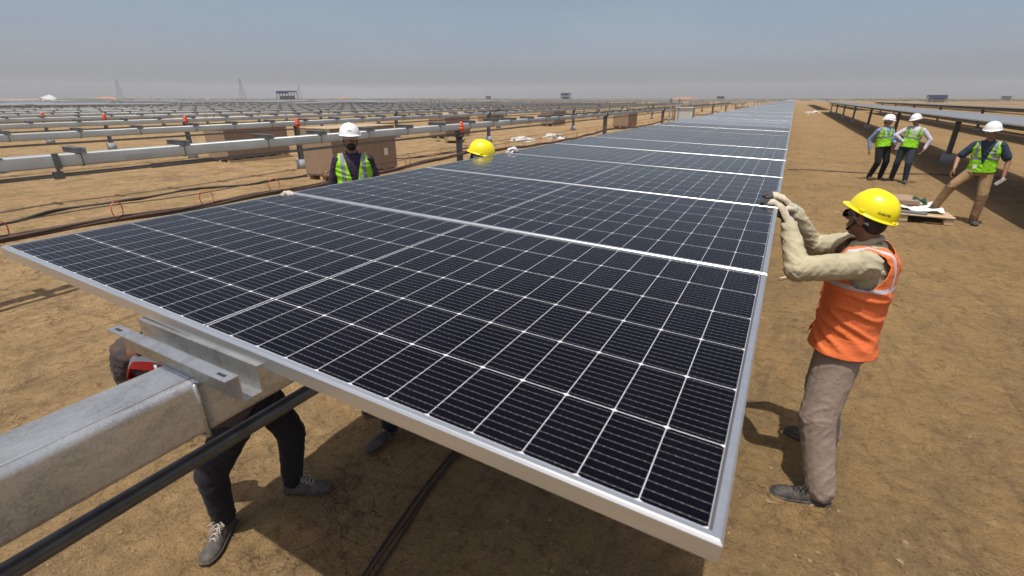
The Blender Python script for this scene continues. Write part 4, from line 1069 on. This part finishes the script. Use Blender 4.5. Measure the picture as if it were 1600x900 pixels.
# 3. the worker bending behind the foreground beam
person('person in red vest and plaid shirt bending behind the thick foreground beam', dict(
    root=(-2.1, 1.0, 0), vox=.010, pel=V(-2.08, 1.06, -1.36), neck=V(-2.17, .82, -.93), head=V(-2.04, .95, -.79), f=Vector((.9, .35, 0)), hf=Vector((.9, .5, -.5)), hu=Vector((.4, .2, .9)), straight=1.03,
    sh={'L': V(-2.22, 1.12, -.92), 'R': V(-2.38, .80, -1.06)}, el={'R': V(-2.44, .80, -1.28)}, wr={'L': V(-2.282, 1.60, -.560), 'R': V(-2.22, .95, -1.38)}, ep={'L': Vector((-1, 0, -.5)), 'R': Vector((-1, -.3, -.6))},
    an={'L': Vector((-2.12, 1.24, .09)), 'R': Vector((-2.20, .89, .09))}, toe={'L': Vector((.9, .55, 0)), 'R': Vector((.55, -.9, 0))}, kp={'L': Vector((.3, .3, 0)), 'R': Vector((-.4, -.8, 0))},
    hd={'L': (Vector((.0, .35, 1)), Vector((1, 0, -.2)), Vector((0, -1, 0)), (.9, .9, .5)), 'R': (Vector((.6, .4, .5)), Vector((0, 0, 1)), Vector((0, 1, 0)))},
    gloves=(M['glove'], M['band']), gs=.9, shirt=M['plaid_brown'], arm_r=(.082, .070, .055), fold=.010, trousers=M['trouser_navy'], leg_r=(.094, .072, .060), vest=M['vest_red'], hem=.28, vneck=.3, face=False, seed=11, shoe=M['shoe_grey'], lace=M['lace'], shoe_s=.97, skin=M['skin_dark']))
# 4. the worker with the yellow helmet behind the panel edge
C0 = Vector((-2.66, 3.80, 0)); fc4 = Vector((.8, .6, 0)).normalized(); rc4, _, _ = frame_of(fc4)
person('stooping person with yellow helmet and white glove just above the left panel edge', dict(
    root=C0, vox=.012, pel=C0+UP*.86-fc4*.28, neck=V(-2.60, 3.80, -.66), head=V(-2.49, 3.88, -.515), f=fc4, hf=Vector((.75, .55, -.35)), hu=Vector((.25, .15, 1)),
    wr={'L': V(-2.31, 4.03, -.535), 'R': V(-2.30, 3.62, -.62)}, ep={'L': Vector((-.6, .8, -.4)), 'R': Vector((0, -.5, -1))},
    an={'L': C0+UP*.09-rc4*.15-fc4*.2, 'R': C0+UP*.09+rc4*.15-fc4*.3}, toe={'L': fc4, 'R': fc4}, hd={'L': (Vector((.4, .2, .9)), Vector((1, .3, -.6)), Vector((0, -1, 0)), (.8, .9, .6)), 'R': (Vector((1, .3, .3)), UP, Vector((-.3, 1, 0)))},
    gloves=(M['glove_white'], M['band']), shirt=M['trouser_navy'], trousers=M['trouser_black'], face=False, seed=14,
    hat=dict(mat=M['hat_yellow'], z=.034, s=.88, f=Vector((.80, .48, -.30)), u=Vector((.22, .10, 1))), skin=M['skin_dark']))
# 5. the worker crouching under the panels (one shoe shows)
E0 = Vector((-1.93, 2.05, 0))
person('person crouching in the shade under the panels, only a dark shoe showing', dict(
    root=E0, vox=.012, pel=E0+UP*.62+Vector((-.1, .25, 0)), neck=E0+Vector((-.05, .05, 1.12)), head=E0+Vector((.0, -.03, 1.24)), f=Vector((.3, -1, 0)), hf=Vector((.3, -1, .2)),
    wr={'L': E0+Vector((.3, -.3, .9)), 'R': E0+Vector((-.3, -.3, .9))}, ep={'L': Vector((.5, 0, -1)), 'R': Vector((-.5, 0, -1))},
    an={'L': Vector((-1.97, 1.88, .09)), 'R': Vector((-2.25, 2.15, .09))}, toe={'L': Vector((-.0, -1, 0)), 'R': Vector((-.2, -1, 0))}, kp={'L': Vector((.3, -1, .2)), 'R': Vector((-.3, -1, .2))},
    hd={'L': (Vector((0, -1, .3)), UP, X_), 'R': (Vector((0, -1, .3)), UP, -X_)}, shirt=M['shirt_navy'], trousers=M['trouser_black'], face=False, seed=17, shoe=M['shoe'], skin=M['skin_dark']))
# 6-8. three visitors on the right
def stand(label, base, fcv, hfv, P):
    rv, fv, _ = frame_of(fcv)
    D_ = dict(root=base, vox=.013, pel=base+UP*.93, neck=base+UP*1.42, head=base+UP*1.565+fv*.02, f=fv, hf=hfv, an={'L': base-rv*.12+UP*.09, 'R': base+rv*.12+UP*.09}, toe={'L': fv-rv*.3, 'R': fv+rv*.3},
              ep={'L': -fv-rv*.5, 'R': -fv+rv*.5}, fold=.006, tfold=.007)
    D_.update(P); return person(label, D_)
A0 = Vector((2.27, 16.55, 0)); fA = Vector((.55, -1, 0)).normalized(); rA, _, _ = frame_of(fA)
stand('person in lime vest and light blue shirt with a dark notebook, left of the pair', A0, fA, Vector((1, -.25, -.45)), dict(
    pel=A0+UP*.92+X_*.03, neck=A0+UP*1.39-X_*.03, head=A0+UP*1.535+X_*.0, an={'L': A0+X_*.16+Y_*.1+UP*.09, 'R': A0-X_*.10+UP*.09},
    wr={'L': A0+X_*.24+UP*1.0-Y_*.25, 'R': A0-X_*.26+UP*.80-Y_*.05}, hd={'L': (X_*.2-Y_-UP*.3, -X_, UP), 'R': (-UP, X_, -Y_)}, shirt=M['shirt_blue'], trousers=M['trouser_black'], vest=M['vest_green'], hem=-.08, seed=20,
    hat=dict(mat=M['hat_white'], z=.036, s=.95)))
mb = MB(); mb.box((0, 0, 0), (.15, .02, .21), bevel=.003); o = mb.build('notebook', plain('notebook', (.10, .012, .016), .5), None, A0+X_*.28+UP*.93-Y_*.34); o.rotation_euler = (.1, .15, .9); tag(o, 'dark red notebook in the hand of the light blue shirted man', 'notebook')
mb = MB(); mb.box((.004, -.012, .01), (.14, .004, .19)); mb.build('pages', M['paper'], o)
G0 = Vector((2.88, 16.45, 0)); fG = Vector((-.25, -1, 0)).normalized()
stand('standing person in lime vest, white shirt and jeans, hand on hip, right of the pair', G0, fG, Vector((-.6, -.8, -.35)), dict(
    pel=G0+UP*.93-X_*.05, neck=G0+UP*1.42-X_*.0, head=G0+UP*1.565-X_*.06, an={'L': G0+X_*.05-Y_*.18+UP*.09, 'R': G0-X_*.20+Y_*.12+UP*.09}, toe={'L': -Y_-X_*.1, 'R': -X_-Y_*.3},
    wr={'L': G0+X_*.26+UP*.87-Y_*.15, 'R': G0-X_*.20+UP*1.03-Y_*.06}, ep={'L': X_, 'R': -X_-Y_*.1}, hd={'L': (-UP-X_*.3, -X_, -Y_), 'R': (X_*.8-UP*.5-Y_*.3, Y_*.5, UP)}, shirt=M['shirt_white'], trousers=M['jeans'], vest=M['vest_green'], hem=-.08, seed=23,
    hat=dict(mat=M['hat_white'], z=.036, s=.95)))
K0 = Vector((3.16, 11.5, 0)); fK = Vector((-.35, -1, 0)).normalized()
stand('person in sunglasses, lime vest and tan trousers with one foot on the pallet', K0, fK, Vector((-.3, -1, -.12)), dict(
    vox=.0115, pel=K0+UP*.93-X_*.06+Y_*.05, neck=K0+UP*1.42-X_*.09, head=K0+UP*1.565-X_*.11-Y_*.01, an={'L': K0+X_*.04-Y_*.08+UP*.09, 'R': Vector((2.66, 11.62, .09+.14))}, toe={'L': -Y_, 'R': -X_*.8-Y_*.6},
    kp={'L': -Y_, 'R': -X_*.8-Y_}, sole_z={'R': .14}, wr={'L': K0+X_*.20+UP*.86-Y_*.16, 'R': K0-X_*.46+UP*.93-Y_*.10}, ep={'L': X_+Y_*.5, 'R': -X_*.4+Y_},
    hd={'L': (-UP-X_*.1, -X_, -Y_), 'R': (-UP*1-X_*.35, X_, -Y_)}, shirt=M['shirt_navy'], sleeve=.6, trousers=M['trouser_tan'], leg_r=(.100, .078, .072), vest=M['vest_green'], hem=-.08, vneck=.25, glasses=True, pockets=M['vest_green'], seed=26, arm_r=(.066, .064, .05),
    hat=dict(mat=M['hat_white'], z=.036, s=.97)))
mb = MB(); mb.box((0, 0, 0), (.055, .012, .15), bevel=.003); o = mb.build('white_phone', M['cabinet'], None, K0+X_*.17+UP*.77-Y_*.21); o.rotation_euler = (.2, .7, .3); tag(o, 'small white device in the hand of the sunglasses man', 'phone')
mb = MB(); mb.box((0, 0, 0), (.05, .006, .07)); o = mb.build('badge', M['paper'], None, K0-X_*.21+UP*.99-Y_*.14); tag(o, 'white badge hanging at the waist of the sunglasses man', 'badge')
# workers far behind the right rows
for (x, y, hat, vst, lb) in ((8.2, 21.5, 'hat_yellow', 'vest_orange', 'distant worker in orange vest and yellow helmet behind the first right-hand row'), (9.9, 20.3, 'hat_yellow', 'vest_red', 'distant worker in red vest and yellow helmet at the right frame edge')):
    B1 = Vector((x, y, 0))
    stand(lb, B1, -Y_, -Y_-X_*.4, dict(wr={'L': B1+X_*.25+UP*1.0-Y_*.3, 'R': B1-X_*.25+UP*1.0-Y_*.3}, hd={'L': (-Y_, -UP, -X_), 'R': (-Y_, -UP, X_)}, shirt=M['shirt_navy'], trousers=M['trouser_black'], vest=M[vst], vox=.018, face=False, hat=dict(mat=M[hat], s=1.1, band=False), seed=30))

# ------------------------------------------------------------------ far things
def shed(x, y, w_, d_, h_, label):
    t = empty('open_shed', (x, y, 0)); tag(t, label, 'shed')
    mb = MB(); mb.box((0, 0, h_-.1), (w_, d_, .9)).box((0, -d_/2, h_-1.0), (w_*.98, .3, 1.3)); mb.build('roof', M['blue_roof'], t)
    for k in range(5):
        for sy in (-1, 1): MB().box((-w_/2+w_*k/4, sy*d_/2*.95, h_/2), (.35, .35, h_)).build('post', M['dark_steel'], t)
    for k in range(4): MB().box((-w_*.36+k*w_*.24, 0, .7+h_*.17), (w_*.15, d_*.5, 1.4+h_*.34)).build('stored_load', M['dark_steel'], t)
    return t
shed(-331, 252, 13, 8, 6.8, 'blue roofed open shed on the left horizon')
shed(66, 350, 7.5, 6, 3.4, 'blue roofed open shed on the right horizon')
shed(-170, 400, 7, 5, 5.8, 'small dark shed on the middle horizon')
def pylon(x, y, h_, label):
    mb = MB(); n = 7; b0 = h_*.13
    for k in range(n):
        z0, z1 = h_*k/n, h_*(k+1)/n; w0, w1 = b0*(1-.85*k/n), b0*(1-.85*(k+1)/n)
        C = [(-1, -1), (1, -1), (1, 1), (-1, 1)]
        for j in range(4):
            a, b = C[j], C[(j+1) % 4]
            mb.tube([(a[0]*w0, a[1]*w0, z0), (a[0]*w1, a[1]*w1, z1)], .22, 4); mb.tube([(a[0]*w0, a[1]*w0, z0), (b[0]*w1, b[1]*w1, z1)], .18, 4); mb.tube([(b[0]*w0, b[1]*w0, z0), (a[0]*w1, a[1]*w1, z1)], .18, 4)
    for z in (.72, .84, .96): mb.tube([(-h_*.13, 0, h_*z), (0, 0, h_*(z+.02)), (h_*.13, 0, h_*z)], .25, 4)
    tag(mb.build('pylon', M['dark_steel'], None, (x, y, 0)), label, 'pylon')
pylon(-1374, 600, 42, 'lattice power pylon on the horizon at far left'); pylon(-1130, 741, 44, 'lattice power pylon left of the blue shed'); pylon(-1330, 1058, 44, 'faint lattice power pylon just right of the blue shed')
# low scrub and clutter along the horizon
rr = random.Random(4); sbm = bmesh.new()
for i in range(1500):
    th = rr.uniform(-1.25, .45); d = rr.uniform(480, 1500); x, y = d*math.sin(th), d*math.cos(th); s = rr.uniform(1.2, 3.2)*(d/700)**.4
    q = bmesh.ops.create_icosphere(sbm, subdivisions=1, radius=1)['verts']; k = rr.random()*60; e = rr.uniform(1, 3.5)
    for v in q:
        dd = 1+.5*noise.noise(v.co*1.5+Vector((k, 0, 0))); v.co = Vector((x+v.co.x*s*e*dd, y+v.co.y*s*dd, max(0, s*.42*(v.co.z*dd+.5))))
me = bpy.data.meshes.new('scrub'); sbm.to_mesh(me); sbm.free(); tag(link('scrub', me, M['scrub']), 'low scrub and bushes along the horizon', 'scrub', kind='stuff')
for x, y, sx, h_, mt, nm, lb, ct in ((-690, 235, 14, 5, 'tent_white', 'white_tent', 'white tent shape on the left horizon', 'tent'), (-820, 340, 30, 4, 'red_clay', 'clay_mound', 'low reddish mound on the horizon below the left pylon', 'mound'),
        (-760, 210, 20, 4.5, 'red_clay', 'clay_mound', 'reddish mound at the left frame edge of the horizon', 'mound'), (-560, 520, 9, 3.5, 'red_clay', 'clay_mound', 'small reddish heap right of the blue shed', 'mound'),
        (-95, 520, 16, 3, 'red_clay', 'clay_mound', 'low brown heap on the horizon left of the central row', 'mound'), (-290, 470, 4, 4.0, 'dark_steel', 'site_hut', 'small dark hut on the horizon above the white helmeted man', 'hut'),
        (-60, 500, 6, 3.5, 'dark_steel', 'site_hut', 'small dark hut on the horizon at the end of the central row', 'hut'), (150, 560, 5, 3.5, 'dark_steel', 'site_hut', 'small dark hut on the far right horizon', 'hut')):
    b = bmesh.new(); bmesh.ops.create_icosphere(b, subdivisions=3, radius=1)
    for v in b.verts:
        dd = 1+.25*noise.noise(v.co*2+Vector((x, 0, 0))); v.co = Vector((v.co.x*sx*dd, v.co.y*5*dd, max(0, v.co.z*h_*dd)))
    me = bpy.data.meshes.new(nm); b.to_mesh(me); b.free()
    if nm == 'site_hut':
        mb = MB(); mb.box((0, 0, h_/2), (sx, 4, h_)).box((0, 0, h_+.2), (sx*1.15, 4.6, .3)); me = mb.mesh(nm)
    tag(link(nm, me, M[mt], None, (x, y, 0)), lb, ct)

# ------------------------------------------------------------------ haze
hz = MB(); hz.box((0, 0, 30), (5200, 5200, 62.2)); hm = bpy.data.materials.new('haze'); hm.use_nodes = True; n_ = hm.node_tree; n_.nodes.clear()
pv = n_.nodes.new('ShaderNodeVolumePrincipled'); pv.inputs['Color'].default_value = (1, 1, 1, 1); pv.inputs['Density'].default_value = .00035; pv.inputs['Anisotropy'].default_value = 0
mo = n_.nodes.new('ShaderNodeOutputMaterial'); n_.links.new(pv.outputs[0], mo.inputs['Volume'])
tag(hz.build('haze', hm), kind='stuff', label='thin pale dust haze over the plain', cat='haze')
